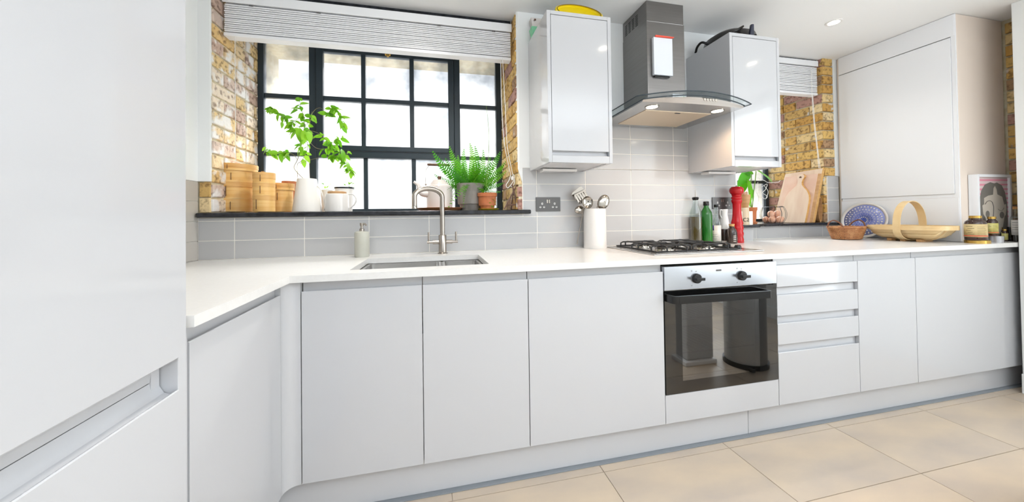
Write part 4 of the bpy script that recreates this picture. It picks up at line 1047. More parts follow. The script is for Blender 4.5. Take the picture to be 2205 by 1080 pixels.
# ------------------------------------------------------------------ soap bottle
xs_, rs_ = cyl(763, 795.5, 525, -.10); sb = thing('soap_dispenser', (xs_, -.10, T), 'grey-green ceramic soap bottle with a metal pump left of the tap', 'soap dispenser')
hs = zat(779, 497, -.10)-T
build(MB().lathe([(0, 0), (rs_*.93, 0), (rs_, .004), (rs_, hs*.90), (rs_*.93, hs*.97), (rs_*.45, hs), (0, hs)], xs_, -.10, T, 32), 'bottle', M['soap'], sb, smooth=40)
build(MB().lathe([(0, 0), (.0115, 0), (.0115, .012), (.009, .013), (.006, .014), (.006, .026), (.009, .027), (.009, .040), (0, .040)], xs_, -.10, T+hs-.001, 20).tube([(xs_, -.10, T+hs+.034), (xs_+.018, -.112, T+hs+.034), (xs_+.023, -.116, T+hs+.028)], .0045, 8), 'pump', M['nickel'], sb, smooth=40)

# ------------------------------------------------------------------ sockets
def socket(ul, ur, vt, vb, label, cover=False):
    a, b_ = at(ul, vt, 'y', -.006), at(ur, vb, 'y', -.006); x0, x1, z0, z1 = a.x, b_.x, b_.z, a.z
    x1 = min(x1, XC-.014); t = thing('double_socket', ((x0+x1)/2, -.003, (z0+z1)/2), label, 'socket', 'steel double sockets on the tiles')
    build(MB().box(x0, x1, -.006, -.0004, z0, z1), 'plate', M['socket'], t, bevel=.001)
    W_, H_ = x1-x0, z1-z0
    for c in (.25, .76):
        for (dx, dz, rx, rz) in ((0, .05, .0052, .0065), (-.075, -.20, .0056, .0046), (.075, -.20, .0056, .0046)):
            cx, cz = x0+W_*(c+dx), z0+H_*(.5+dz)
            r_ = MB().lathe([(1, 0), (1, .0012), (0, .0012)], 0, 0, 0, 14); r_.xf(lambda p: (cx+p.x*rx, -.0062-p.z, cz+p.y*rz)); build(r_, 'pin_collar', M['white_plastic'], t)
            r_ = MB().lathe([(1, 0), (1, .0004), (0, .0004)], 0, 0, 0, 10); r_.xf(lambda p: (cx+p.x*rx*.4, -.0075-p.z, cz+p.y*rz*.5)); build(r_, 'pin_hole', M['black_gap'], t)
    for c in (.455, .545): build(MB().box(x0+W_*c-.004, x0+W_*c+.004, -.0085, -.006, z0+H_*.58, z0+H_*.84), 'switch', M['nickel'], t, bevel=.0008)
socket(1154, 1207, 424.5, 454.5, 'steel double socket on the tiles between the sill and the utensil pot')
socket(1534, 1577, 424.5, 449.5, 'steel double socket behind the bottles and the red pepper mill')

# ------------------------------------------------------------------ utensil pot
xu, ru = cyl(1256.5, 1306, 500, -.075); zu = zat(1281, 449, -.075)
up_ = thing('utensil_pot', (xu, -.075, T), 'tall white ceramic pot holding metal cooking utensils', 'utensil pot'); h = zu-T
build(MB().lathe([(0, 0), (ru*1.0, 0), (ru*1.03, .006), (ru*1.0, .02), (ru*.985, h-.006), (ru*.95, h), (ru*.90, h-.004), (ru*.9, .01), (0, .01)], xu, -.075, T, 36), 'pot', M['ceramic'], up_, smooth=40)
def utensil(name, label, a, b_, y, head, yr=0):
    """handle from inside the pot at pixel a to the head at pixel b_"""
    p, q = at(*a, 'y', y), at(*b_, 'y', y+yr); t = thing(name, p, label, 'utensil')
    build(MB().tube([p, p.lerp(q, .5), q], .003, 8), 'handle', M['steel_h'], t, smooth=50)
    return t, p, q
def head_obj(mb, t, q, ang, tilt=0, yaw=0, nm='head', mt=None, **k):
    Mx = Matrix.Translation(q) @ Matrix.Rotation(yaw, 4, 'Z') @ Matrix.Rotation(ang, 4, 'Y') @ Matrix.Rotation(tilt, 4, 'X')
    mb.xf(lambda p: Mx @ p); return build(mb, nm, mt or M['chrome'], t, **k)
NK = M['nickel']
# slotted turner
t, p, q = utensil('slotted_turner', 'slotted metal turner leaning left in the white utensil pot', (1276, 470), (1262, 437), -.07, None)
sp_ = MB(); Wd, Ln = .040, .075
for i in range(5):
    x0 = -Wd+2*Wd*i/5+.004; sp_.box(x0-.0045, x0+2*Wd/5-.0065-.004, -.0008, .0008, .014, Ln-.01)
sp_.box(-Wd, Wd, -.0008, .0008, Ln-.010, Ln); sp_.prism([(-.008, 0), (.008, 0), (Wd*.9, .016), (-Wd*.9, .016)], 'y', -.0008, .0008)
head_obj(sp_, t, q, -.42, -.3, .1)
# solid spatula behind
t, p, q = utensil('metal_spatula', 'brownish metal spatula behind the slotted turner', (1272, 470), (1256, 430), -.040, None)
head_obj(MB().prism([(-.007, -.01), (.007, -.01), (.036, .018), (.040, .068), (.028, .074), (-.028, .074), (-.040, .068), (-.036, .018)], 'y', -.001, .001), t, q, -.65, 0, 0, mt=NK)
# spoons
def spoonhead(L_, W_, dep):
    mb = MB(); prof = [(math.sin(PI/2*k/6), -math.cos(PI/2*k/6)) for k in range(7)]
    mb.lathe([(r*W_, z*dep) for r, z in prof], 0, 0, 0, 20, 1, L_/W_, cap=False)
    mb.xf(lambda p: (p.x, p.z, p.y+L_)); return mb
t, p, q = utensil('serving_spoon', 'metal serving spoon leaning right in the utensil pot', (1284, 470), (1292, 450), -.09, None)
head_obj(spoonhead(.046, .033, .014), t, q, .50, -.1, -.15, solid=.0012, smooth=60)
t, p, q = utensil('slotted_spoon', 'round holed metal skimmer in the middle of the utensil pot', (1280, 470), (1268, 449), -.10, None)
hb_ = head_obj(spoonhead(.036, .034, .016), t, q, .12, .1, PI, solid=.0012, smooth=60)
for (dx, dz) in ((-.010, .040), (.012, .048), (0, .022)): 
    c_ = q+Vector((dx, -.014, dz)); build(MB().sphere(c_, .0045, sy=.4, n=8, k=5), 'hole', M['black_gap'], hb_)
t = thing('ladle', at(1243, 526, 'y', -.045), 'metal ladle hooked over the left side of the utensil pot', 'utensil')
P = spline([at(1262, 446, 'y', -.06), at(1257, 452, 'y', -.06), at(1252, 475, 'y', -.05), at(1245, 510, 'y', -.045), at(1242.5, 526, 'y', -.042)], 5)
build(MB().tube(P, .0028, 8), 'handle', NK, t, smooth=50)
head_obj(spoonhead(.036, .022, .014), t, at(1258, 449, 'y', -.06), -1.75, .3, 0, solid=.0012, smooth=60, nm='bowl')
t = thing('whisk', at(1290, 450, 'y', -.07), 'small wire whisk end beside the serving spoon in the pot', 'utensil')
for k in range(5):
    a = PI*k/5; c_ = at(1290, 452, 'y', -.075)
    P = [c_+Vector((math.cos(a)*.013*math.sin(PI*j/10), math.sin(a)*.013*math.sin(PI*j/10), .030*math.sin(PI*j/20)*(1 if j < 11 else 1)-.006)) for j in range(11)]
    build(MB().tube(P, .0011, 5), 'wire', M['chrome'], t, smooth=50)
build(MB().tube([c_+Vector((0, 0, -.05)), c_+Vector((0, 0, -.005))], .005, 8), 'handle', M['chrome'], t, smooth=50)

# ------------------------------------------------------------------ gas hob
hx0, hx1, hy0, hy1 = 1.992, 2.603, -.520, -.075
hob = thing('gas_hob', ((hx0+hx1)/2, (hy0+hy1)/2, T), 'stainless steel four-burner gas hob with black pan supports', 'hob')
build(MB().box(hx0, hx1, hy0, hy1, T+.0002, T+.006), 'plate', M['steel_h'], hob, bevel=.003)
build(MB().box(hx0+.03, hx1-.10, hy0+.03, hy1-.02, T+.006, T+.0072), 'inner_plate', M['steel_h'], hob, bevel=.0005)
ZG = T+.036
for (bx0, bx1) in ((hx0+.045, hx0+.262), (hx0+.278, hx1-.115)):
    by0, by1 = hy0+.045, hy1-.035; bxm = (bx0+bx1)/2; bym = (by0+by1)/2
    gr = MB()
    def leg_bar(x0, y0, x1, y1):
        a = Vector((x0, y0, 0)); b = Vector((x1, y1, 0)); P = [a+Vector((0, 0, T+.008)), a+Vector((0, 0, ZG-.006)), a.lerp(b, .06)+Vector((0, 0, ZG)), a.lerp(b, .94)+Vector((0, 0, ZG)), b+Vector((0, 0, ZG-.006)), b+Vector((0, 0, T+.008))]
        return MB().tube(P, .0042, 8)
    sup = thing('x', (0, 0, 0), None, None); bpy.data.objects.remove(sup)
    fr = build(MB().tube([(bx0, by0, T+.0115), (bx1, by0, T+.0115), (bx1, by1, T+.0115), (bx0, by1, T+.0115)], .0040, 8, closed=True), 'pan_support', M['black_metal'], hob, smooth=50)
    for fx in (.25, .75): build(leg_bar(bx0+(bx1-bx0)*fx, by0, bx0+(bx1-bx0)*fx, by1), 'bar', M['black_metal'], fr, smooth=50)
    for fy in (.12, .42, .58, .88): build(leg_bar(bx0, by0+(by1-by0)*fy, bx1, by0+(by1-by0)*fy), 'bar', M['black_metal'], fr, smooth=50)
    for by, r in ((by0+.09, .040), (by1-.09, .030)):
        bn = build(MB().lathe([(0, 0), (r+.010, 0), (r+.008, .008), (r, .010), (r, .016), (0, .016)], bxm, by, T+.0072, 28), 'burner', M['chrome'], hob, smooth=35)
        build(MB().lathe([(0, 0), (r-.004, 0), (r-.006, .005), (0, .006)], bxm, by, T+.0234, 28), 'burner_cap', M['black_metal'], bn, smooth=35)
for i in range(4):
    build(MB().lathe([(0, 0), (.017, 0), (.016, .010), (.012, .018), (0, .019)], hx1-.055, hy0+.10+i*.075, T+.006, 22), 'knob', M['black_plastic'], hob, smooth=35)

# ------------------------------------------------------------------ bottles behind the hob
def bottle(name, ul, ur, y, vtop, label, cat, shoulders, mt, parts, zb=T, sq=False):
    x, r = cyl(ul, ur, 480, y); um = (ul+ur)/2; H = zat(um, vtop, y)-zb
    t = thing(name, (x, y, zb), label, cat)
    prof = [(r*a, H*b) for a, b in shoulders]
    b_ = build(MB().lathe([(0, 0)]+prof+[(0, prof[-1][1])], x, y, zb, 28), 'glass', mt, t, smooth=40)
    return t, x, r, H
t, x, r, H = bottle('oil_bottle', 1484.5, 1512.5, -.038, 428, 'clear bottle half full of dark olive oil with a metal pourer', 'bottle',
    [(.95, 0), (1, .02), (1, .62), (.95, .70), (.45, .86), (.40, .97), (.40, 1.0)], M['clear'], None)
build(MB().lathe([(0, .002), (r*.93, .003), (r*.955, .01), (r*.955, H*.60), (0, H*.60)], x, -.038, T, 28), 'oil', M['olive'], t, smooth=40)
build(MB().lathe([(0, 0), (r*.36, 0), (r*.48, .004), (r*.55, .016), (r*.4, .020), (0, .020)], x, -.038, T+H*.97, 18), 'stopper', M['black_plastic'], t, smooth=40)
build(MB().tube([(x, -.038, T+H+.01), (x+.001, -.038, T+H+.035), (x-.001, -.04, T+H+.058)], [.0030, .0025, .0015], 8), 'pourer', M['chrome'], t, smooth=50)
t, x, r, H = bottle('oil_bottle', 1508, 1534.5, -.045, 442, 'tall green glass bottle with a black cap beside the oil bottle', 'bottle',
    [(.92, 0), (1, .03), (1, .74), (.92, .82), (.42, .95), (.40, 1.0)], M['greenglass'], None)
build(MB().lathe([(0, 0), (r*.48, 0), (r*.50, .003), (r*.48, .024), (r*.44, .026), (0, .026)], x, -.045, T+H-.001, 20), 'cap', M['black_plastic'], t, smooth=35)
t, x, r, H = bottle('spirit_bottle', 1532.5, 1553.5, -.060, 446, 'clear glass bottle with a black cap and a white label with a purple emblem', 'bottle',
    [(.95, 0), (1, .02), (1, .52), (.88, .62), (.42, .72), (.40, 1.0)], M['clear'], None)
build(MB().lathe([(0, 0), (r*.50, 0), (r*.52, .003), (r*.50, .018), (0, .018)], x, -.060, T+H-.001, 20), 'cap', M['black_plastic'], t, smooth=35)
def label_patch(x, y, r, z0, z1, a0, a1, mt, par, nm='label', n=14, dr=.0006):
    V_ = []
    for i in range(n+1):
        a = a0+(a1-a0)*i/n; V_ += [(x+(r+dr)*math.cos(a), y+(r+dr)*math.sin(a), z0), (x+(r+dr)*math.cos(a), y+(r+dr)*math.sin(a), z1)]
    return build(MB()._add(V_, [(2*i, 2*i+2, 2*i+3, 2*i+1) for i in range(n)]), nm, mt, par, smooth=40, solid=.0004)
def face_ang(x, y): return math.atan2(CAM.y-y, CAM.x-x)
fa = face_ang(x, -.06)
label_patch(x, -.06, r, T+.014, T+H*.50, fa-1.35, fa+1.1, M['label'], t)
label_patch(x, -.06, r, T+H*.36, T+H*.50, fa-1.45, fa-.55, M['purple'], t, 'emblem', dr=.0012)
for k in range(3): label_patch(x, -.06, r, T+.030+k*.012, T+.032+k*.012, fa-.9, fa+.1+.2*(k % 2), M['print_grey'], t, 'print', dr=.0012)
# white jug with brown foot
xq, rq = cyl(1548, 1572, 480, -.035); zj = zat(1560, 450, -.035)
jg = thing('small_jug', (xq, -.035, T), 'small white jug with a handle between the clear bottle and the red pepper mill', 'jug'); h = zj-T
build(MB().lathe([(0, 0), (rq*.95, 0), (rq*1.05, .01), (rq*1.05, h*.45), (rq*.85, h*.65), (rq*.62, h*.85), (rq*.72, h), (rq*.66, h-.003), (rq*.5, h*.8), (0, h*.5)], xq, -.035, T, 28), 'body', M['ceramic'], jg, smooth=40)
P = spline([(xq-rq*.6, -.040, zj-.008), (xq-rq*1.25, -.045, zj-.004), (xq-rq*1.5, -.05, zj-.035), (xq-rq*1.0, -.045, zj-.055)], 5)
build(MB().tube(P, .003, 8), 'handle', M['ceramic'], jg, smooth=50)
build(MB().lathe([(rq*1.04, .012), (rq*1.07, .014), (rq*1.07, h*.40), (rq*1.04, h*.41)], xq, -.035, T, 28, cap=False), 'brown_band', M['stoneware'], jg, smooth=40)
# dark stoneware jar with cork
xq, rq = cyl(1564, 1588, 500, -.105); 
jr = thing('cruet', (xq, -.105, T), 'small dark brown glazed bottle with a cork in front of the pepper mill', 'bottle')
hz_ = zat(1576, 487, -.105)-T
build(MB().lathe([(0, 0), (rq*.92, 0), (rq, .006), (rq, hz_*.55), (rq*.85, hz_*.78), (rq*.5, hz_*.95), (rq*.55, hz_), (0, hz_)], xq, -.105, T, 24), 'body', M['stoneware'], jr, smooth=40)
build(MB().lathe([(0, 0), (rq*.45, 0), (rq*.55, .013), (rq*.5, .016), (0, .016)], xq, -.105, T+hz_-.001, 18), 'cork', M['cork'], jr, smooth=35)
P = spline([(xq-rq*.6, -.11, T+hz_*.92), (xq-rq*1.3, -.115, T+hz_*.8), (xq-rq*1.25, -.115, T+hz_*.5), (xq-rq*.95, -.11, T+hz_*.35)], 5)
build(MB().tube(P, .0032, 8), 'handle', M['stoneware'], jr, smooth=50)
fa = face_ang(xq, -.105)
for k in range(4): label_patch(xq, -.105, rq, T+.012+k*.011, T+.016+k*.011, fa+.25, fa+.8, M['label'], jr, 'print', dr=.0008)
# red pepper mill (turned profile)
xr_, rr_ = cyl(1574, 1602, 505, -.065); zr_ = zat(1588, 399, -.065); Hm = zr_-T
pm = thing('pepper_mill', (xr_, -.065, T), 'tall glossy red turned pepper mill', 'pepper mill')
prof = [(1.0, 0), (1.02, .02), (1.0, .06), (.90, .10), (1.0, .14), (1.0, .17), (.88, .20), (1.0, .24), (1.0, .27), (.86, .30), (.98, .335), (.92, .37), (.80, .42), (.72, .50), (.68, .60), (.70, .68), (.84, .715), (.88, .735), (.74, .755), (.88, .775), (.88, .79), (.72, .81), (.84, .84)]
build(MB().lathe([(0, 0)]+[(rr_*a, Hm*b) for a, b in prof]+[(0, Hm*.84)], xr_, -.065, T, 36), 'body', M['red'], pm, smooth=50)
build(MB().lathe([(0, .84*Hm), (rr_*.80, .842*Hm), (rr_*1.0, .86*Hm), (rr_*1.16, .90*Hm), (rr_*1.12, .945*Hm), (rr_*.8, .975*Hm), (rr_*.4, .97*Hm), (0, .965*Hm)], xr_, -.065, T, 36), 'head', M['red'], pm, smooth=50)
build(MB().lathe([(0, .96*Hm), (.0055, .965*Hm), (.006, .985*Hm), (.004, .995*Hm), (0, 1.0*Hm)], xr_, -.065, T, 14), 'finial', M['chrome'], pm, smooth=50)

# ------------------------------------------------------------------ right sill: tin, mortar, pot, plant, eggs, boards
ZS = S2
xc_, rc_ = cyl(1588, 1613.5, 465, .02); zc2 = zat(1602, 447, .02)
cn = thing('canister', (xc_, .02, ZS), 'cream canister with black lettering behind the red pepper mill', 'canister'); h = zc2-ZS
build(MB().lathe([(0, 0), (rc_, 0), (rc_, h), (0, h)], xc_, .02, ZS, 30), 'body', mat('cream tin', (.72, .58, .40), .4), cn, smooth=35)
def text_mesh(s_, size, mt, par, fn, nm='lettering'):
    cu = bpy.data.curves.new('txt', 'FONT'); cu.body = s_; cu.size = size; cu.align_x = 'LEFT'; cu.extrude = 0
    o = bpy.data.objects.new('txt', cu); C.objects.link(o); dg = bpy.context.evaluated_depsgraph_get(); dg.update()
    me = bpy.data.meshes.new_from_object(o.evaluated_get(dg)); bpy.data.objects.remove(o)
    me.materials.clear(); me.materials.append(mt); off = wloc(par)
    for v in me.vertices: v.co = Vector(fn(v.co))-off
    o2 = bpy.data.objects.new(nm, me); C.objects.link(o2); o2.parent = par; return o2
fa = face_ang(xc_, .02); r_ = rc_+.0006
text_mesh('ca', .052, mat('black lettering', (.01, .01, .01), .5), cn,
          lambda p: (xc_+r_*math.cos(fa-.12+(p.x/r_)), .02+r_*math.sin(fa-.12+(p.x/r_)), ZS+.022+p.y*1.05))
xw_, rw_ = cyl(1590, 1616.5, 430, .02); zw = zat(1603, 419, .02)
mo = thing('wooden_bowl', (xw_, .02, ZS+h), 'small turned wooden bowl standing on the cream canister', 'bowl'); hh = zw-ZS-h
build(MB().lathe([(0, 0), (rw_*.62, 0), (rw_*.66, .003), (rw_*.62, .006), (rw_*.86, hh*.4), (rw_, hh*.85), (rw_*.99, hh), (rw_*.9, hh), (rw_*.75, hh*.4), (0, hh*.3)], xw_, .02, ZS+h, 30), 'bowl', M['wood'], mo, smooth=40)
gn = thing('ginger_root', (xw_, .02, zw), 'pale knobbly root in the small wooden bowl', 'food')
gb = MB(); gb.sphere((xw_-.008, .015, zw+.004), .014, 1, 1, 1.1, 10, 7).sphere((xw_+.006, .01, zw+.010), .009, 1, 1, 1.4, 10, 7)
build(gb, 'root', M['egg'], gn, smooth=60)
tp_, xp, rp, zp, hp_ = pot('potted_climber', 1606, 1631, 1610, 1626, .16, 446, ZS+.009, M['terracotta'], 'large-leaved plant with pale curling roots in a terracotta pot in the right window', 'plant', rim=.022)
xs2, rs2 = cyl(1604, 1632, 474, .16); sc2 = thing('saucer', (xs2, .16, ZS), 'terracotta saucer on the right sill', 'saucer')
build(MB().lathe([(0, 0), (rs2*.85, 0), (rs2, .014), (rs2*.94, .014), (rs2*.82, .008), (0, .008)], xs2, .16, ZS, 28), 'dish', M['terracotta'], sc2, smooth=35)
BL = [leaf_mesh('leaf', 1, .24, M['bigleaf'], .25, d_, 10) for d_ in (.12, .35)]
big = [((1607, 384), (1622, 445), .10), ((1600, 372), (1622, 384), .14), ((1612, 368), (1590, 400), .13), ((1604, 390), (1594, 420), .16), ((1628, 366), (1667, 388), .08), ((1622, 372), (1600, 368), .15), ((1615, 400), (1626, 440), .15)]
for (a, b_, y) in big:
    p, q = at(*a, 'y', y), at(*b_, 'y', y-.01); L_ = (q-p).length
    place_leaf(BL[0], tp_, p, q-p, rl.uniform(.5, 1.2)*(1 if a[0] < b_[0] else -1), L_*1.02)
for px in ([(1618, 450), (1614, 430), (1612, 400), (1610, 382)], [(1620, 450), (1622, 420), (1626, 390), (1628, 368)], [(1619, 448), (1616, 415), (1618, 380), (1620, 370)]):
    P = spline([at(u, v, 'y', .15) for u, v in px], 5); build(MB().tube(P, .003, 6), 'stem', M['stem_green'], tp_, smooth=50)
for px in ([(1630, 382), (1645, 388), (1655, 393), (1675, 392), (1680, 388)], [(1640, 402), (1652, 396), (1648, 408), (1642, 415), (1652, 422), (1648, 428), (1640, 424)], [(1646, 400), (1654, 412), (1650, 426)], [(1632, 392), (1628, 410), (1634, 425), (1632, 440)]):
    P = spline([at(u, v, 'y', .20) for u, v in px], 5); build(MB().tube(P, .0016, 5), 'aerial_root', M['cord'], tp_, smooth=50)
# egg basket
xe, re_ = cyl(1636, 1695, 465, .175)
eb = thing('egg_basket', (xe, .175, ZS), 'round dark wire basket of brown eggs on the right sill', 'basket')
zt_ = zat(1666, 446, .175); h = zt_-ZS
def wb_r(t): return re_*(.55+.45*math.sin(PI*(.12+.70*t)))/1.0
for k in range(14):
    a = 2*PI*k/14; P = [(xe+wb_r(t)*math.cos(a), .175+wb_r(t)*math.sin(a), ZS+.0015+h*t) for t in [j/8 for j in range(9)]]
    build(MB().tube(P, .0011, 5), 'wire', M['wire'], eb, smooth=50)
for (t_, r_) in ((0, .0016), (1, .0018)):
    P = [(xe+wb_r(t_)*math.cos(2*PI*k/28), .175+wb_r(t_)*math.sin(2*PI*k/28), ZS+.0018+h*t_) for k in range(28)]
    build(MB().tube(P, r_, 6, closed=True), 'ring', M['wire'], eb, smooth=50)
for s_ in (-1, 1):
    build(MB().tube([(xe+s_*wb_r(1), .165, zt_), (xe+s_*(wb_r(1)+.012), .165, zt_+.008), (xe+s_*(wb_r(1)+.012), .185, zt_+.008), (xe+s_*wb_r(1), .185, zt_)], .0014, 5), 'handle', M['wire'], eb, smooth=50)
eggs = [(re_*.57*math.cos(math.radians(a)), re_*.57*math.sin(math.radians(a)), .026, l_) for a, l_ in ((-150, 'front left'), (-90, 'front centre'), (-30, 'front right'), (35, 'back right'), (145, 'back left'))]+[(-.026, -.004, .068, 'upper left'), (.030, -.004, .070, 'upper right')]
for i, (dx, dy, dz, l_) in enumerate(eggs):
    o = build(MB().lathe([(.0215*math.sin(PI*j/10)*(1-.10*math.cos(PI*j/10)), -.026*math.cos(PI*j/10)) for j in range(11)], 0, 0, 0, 18, cap=False), 'egg', M['egg'], smooth=60,
              label='brown egg lying at the '+l_+' of the wire basket', cat='egg', group='brown eggs in the wire basket')
    o.location = (xe+dx, .175+dy, ZS+dz); o.rotation_euler = (rl.uniform(-.5, .5), rl.uniform(-.4, .4), rl.uniform(0, 3))
# chopping boards leaning on the brick reveal
LEAN = (3.908-3.800)/.405
def bpt(y, hgt, d): return (3.800+LEAN*hgt-d, y, ZS+hgt)
def board(name, poly, d0, d1, mt, label, edge=None):
    n = len(poly); mb = MB()
    mb._add([bpt(y, h_, d1) for y, h_ in poly]+[bpt(y, h_, d0) for y, h_ in poly], [tuple(range(n-1, -1, -1)), tuple(range(n, 2*n))]+[(i, (i+1) % n, n+(i+1) % n, n+i) for i in range(n)])
    mb.mi = [0, 1]+[1]*n
    t = thing(name, bpt(poly[0][0], 0.002, (d0+d1)/2), label, 'chopping board')
    build(mb, 'board', [mt, edge or M['wood_edge']], t, bevel=.0015); return t
yl = at(1663, 478, 'x', 3.77).y; ytl = at(1688, 371, 'x', 3.87).y; hB = zat(1776, 362, .12)-ZS
board('chopping_board', [(.118, .001), (yl, .001), (ytl, hB*.97), (.118, hB)], .0, .024, M['wood_pale'], 'largest pale rectangular chopping board, leaning at the back against the brick')
board('chopping_board', [(.118, .001), (yl-.06, .001), (yl-.06, hB*.90), (.118, hB*.90)], .0245, .058, M['wood_pink'], 'thick pinkish chopping block between the large board and the paddle board', M['wood'])
# paddle
yc = at(1713, 440, 'x', 3.76).y; hw = abs(at(1688, 440, 'x', 3.76).y-at(1743, 440, 'x', 3.77).y)/2
Hp = hB*.915; pp = []
pr_ = [(1.0, 0), (1.02, .25), (1.0, .45), (.92, .55), (.72, .64), (.45, .71), (.22, .77), (.17, .83), (.20, .88), (.30, .93), (.28, .97), (.12, 1.0)]
pp = [(yc-hw*a, Hp*b) for a, b in pr_]+[(yc+hw*a, Hp*b) for a, b in reversed(pr_)]
pd = board('paddle_board', [(max(a, .122), b+.001) for a, b in pp], .0585, .078, M['wood_pale'], 'pale paddle-shaped board with a round handle, in front of the others')
o_ = MB(); cc = Vector(bpt(yc, Hp*.935, .0785)); o_.obox(cc, (0, 1, 0), (LEAN, 0, 1), (1, 0, -LEAN), .0001, .0001, .0001)
hl = MB().lathe([(0, 0), (.009, 0), (.009, .0006), (0, .0006)], 0, 0, 0, 16); hl.xf(lambda p: (cc.x-p.z, cc.y+p.x, cc.z+p.y)); build(hl, 'hang_hole', M['wood_dark'], pd)
# round wooden bowl on its side behind the boards
wbx = at(1766, 450, 'y', .21); bo = thing('wooden_bowl', (3.87, .2, ZS), 'brown turned wooden bowl on its side, right of the boards', 'bowl')
xq, rq = cyl(1752, 1779, 450, .155); zq = (zat(1766, 423, .155)+ZS)/2; rqz = (zat(1766, 423, .155)-ZS)/2
bw = MB().lathe([(0, 0), (.3, 0), (.34, .08), (.8, .35), (1.0, .8), (1.0, 1.0), (.92, 1.0), (.7, .45), (0, .2)], 0, 0, 0, 30)
bw.xf(lambda p: (xq-.012+p.x*rq*.55, .180+rq*.9-p.z*.07, zq+p.y*rqz)); build(bw, 'bowl', M['wood'], bo, smooth=40)

# ------------------------------------------------------------------ worktop right: wicker basket, plate, trug
yb_ = -.115; xb_, rb2 = cyl(1776, 1872, 492, yb_); zt_ = zat(1828, 489, yb_-.05)
wk = thing('wicker_basket', (xb_, yb_, T), 'low brown wicker basket with two loop handles', 'basket'); h = zt_-T
rows_ = 9; st_ = 44
def bk(t): return rb2*(.74+.26*t)
for j in range(rows_):
    t_ = (j+.5)/rows_; V = []
    for k in range(st_*2):
        a = 2*PI*k/(st_*2); w_ = .0032*math.sin(k*PI/1.0+(j % 2)*PI+PI/2)
        V.append((xb_+(bk(t_)+w_)*math.cos(a)*1.0, yb_+(bk(t_)+w_)*math.sin(a)*.80, T+.004+h*t_*.95))
    build(MB().tube(V, h/rows_*.52, 6, closed=True), 'weave_row', M['wicker'], wk, smooth=60)
for k in range(22):
    a = 2*PI*k/22; build(MB().tube([(xb_+bk(0)*math.cos(a), yb_+bk(0)*math.sin(a)*.8, T+.003), (xb_+bk(1)*math.cos(a), yb_+bk(1)*math.sin(a)*.8, zt_)], .0022, 5), 'stake', M['wicker_dark'], wk)
V = [(xb_+(bk(1)+.0035*math.sin(k*1.4))*math.cos(2*PI*k/80), yb_+(bk(1)+.003*math.sin(k*1.4))*math.sin(2*PI*k/80)*.8, zt_+.001*math.cos(k*1.4)) for k in range(80)]
build(MB().tube(V, .0055, 6, closed=True), 'rim', M['wicker'], wk, smooth=60)
build(MB().lathe([(0, .002), (bk(0), .002), (bk(0), .005), (0, .005)], xb_, yb_, T, 30, 1, .8), 'base', M['wicker_dark'], wk)
for s_, nm in ((-1, 0), (1, 0)):
    ca = 0 if s_ > 0 else PI; A = [ca-.55, ca-.35, ca, ca+.35, ca+.55]; hh = [0, .030, .046, .030, 0]
    P = [(xb_+(bk(1)+.004)*math.cos(a)*1.0, yb_+(bk(1)+.004)*math.sin(a)*.8, zt_+q_) for a, q_ in zip(A, hh)]
    build(MB().tube(spline(P, 6), .0045, 7), 'handle', M['wicker_dark'], wk, smooth=60)
# plate leaning on the boiler cupboard
ply = (at(1808, 482, 'x', 4.0).y+at(1910, 482, 'x', 4.0).y)/2; plr = abs(at(1808, 482, 'x', 4.0).y-at(1910, 482, 'x', 4.0).y)/2
ztp = at(1857, 436, 'x', 4.03).z; Lz = (ztp-T)/2; plt = thing('plate', (4.0, ply, T), 'blue patterned plate with white dots leaning behind the wicker basket', 'plate')
lx_ = .022   # half lean
def plp(a, r, off=0):
    c_, s_ = math.cos(a)*r, math.sin(a)*r
    return (4.020+s_*lx_-off, ply+c_*plr, T+Lz+.001+s_*Lz-off*.15)
def disc(r0, r1, off0, off1, mt, nm, par=plt):
    mb = MB(); n = 48; V = [plp(2*PI*k/n, r0, off0) for k in range(n)]+[plp(2*PI*k/n, r1, off1) for k in range(n)]
    F = [(k, (k+1) % n, n+(k+1) % n, n+k) for k in range(n)]
    return build(mb._add(V, F), nm, mt, par, smooth=60, solid=.0015)
disc(1.0, .86, .008, .003, M['ceramic'], 'rim'); disc(.86, .0005, .004, .003, M['blueplate'], 'well')
dt_ = MB(); db = MB()
for (rr, nn, sz, tgt) in ((.76, 34, .026, 0), (.60, 28, .022, 0), (.47, 22, .014, 0), (.36, 22, .016, 1), (.26, 16, .016, 1), (.17, 12, .016, 0), (.10, 8, .020, 1), (.04, 4, .02, 1), (.68, 40, .010, 0), (.53, 30, .008, 1)):
    for k in range(nn):
        a = 2*PI*(k+.5*(nn % 3))/nn; c0 = Vector(plp(a, rr, .0066)); sz *= 1.5; ey = Vector((0, 1, 0))*plr*sz; ez = Vector((lx_, 0, Lz))*sz; sz /= 1.5
        (dt_ if tgt == 0 else db)._add([c0+ey*math.cos(q*PI/3)+ez*math.sin(q*PI/3) for q in range(6)], [tuple(range(6))])
build(dt_, 'white_dots', M['ceramic'], plt, kind='stuff'); build(db, 'blue_dots', M['deepblue'], plt, kind='stuff')

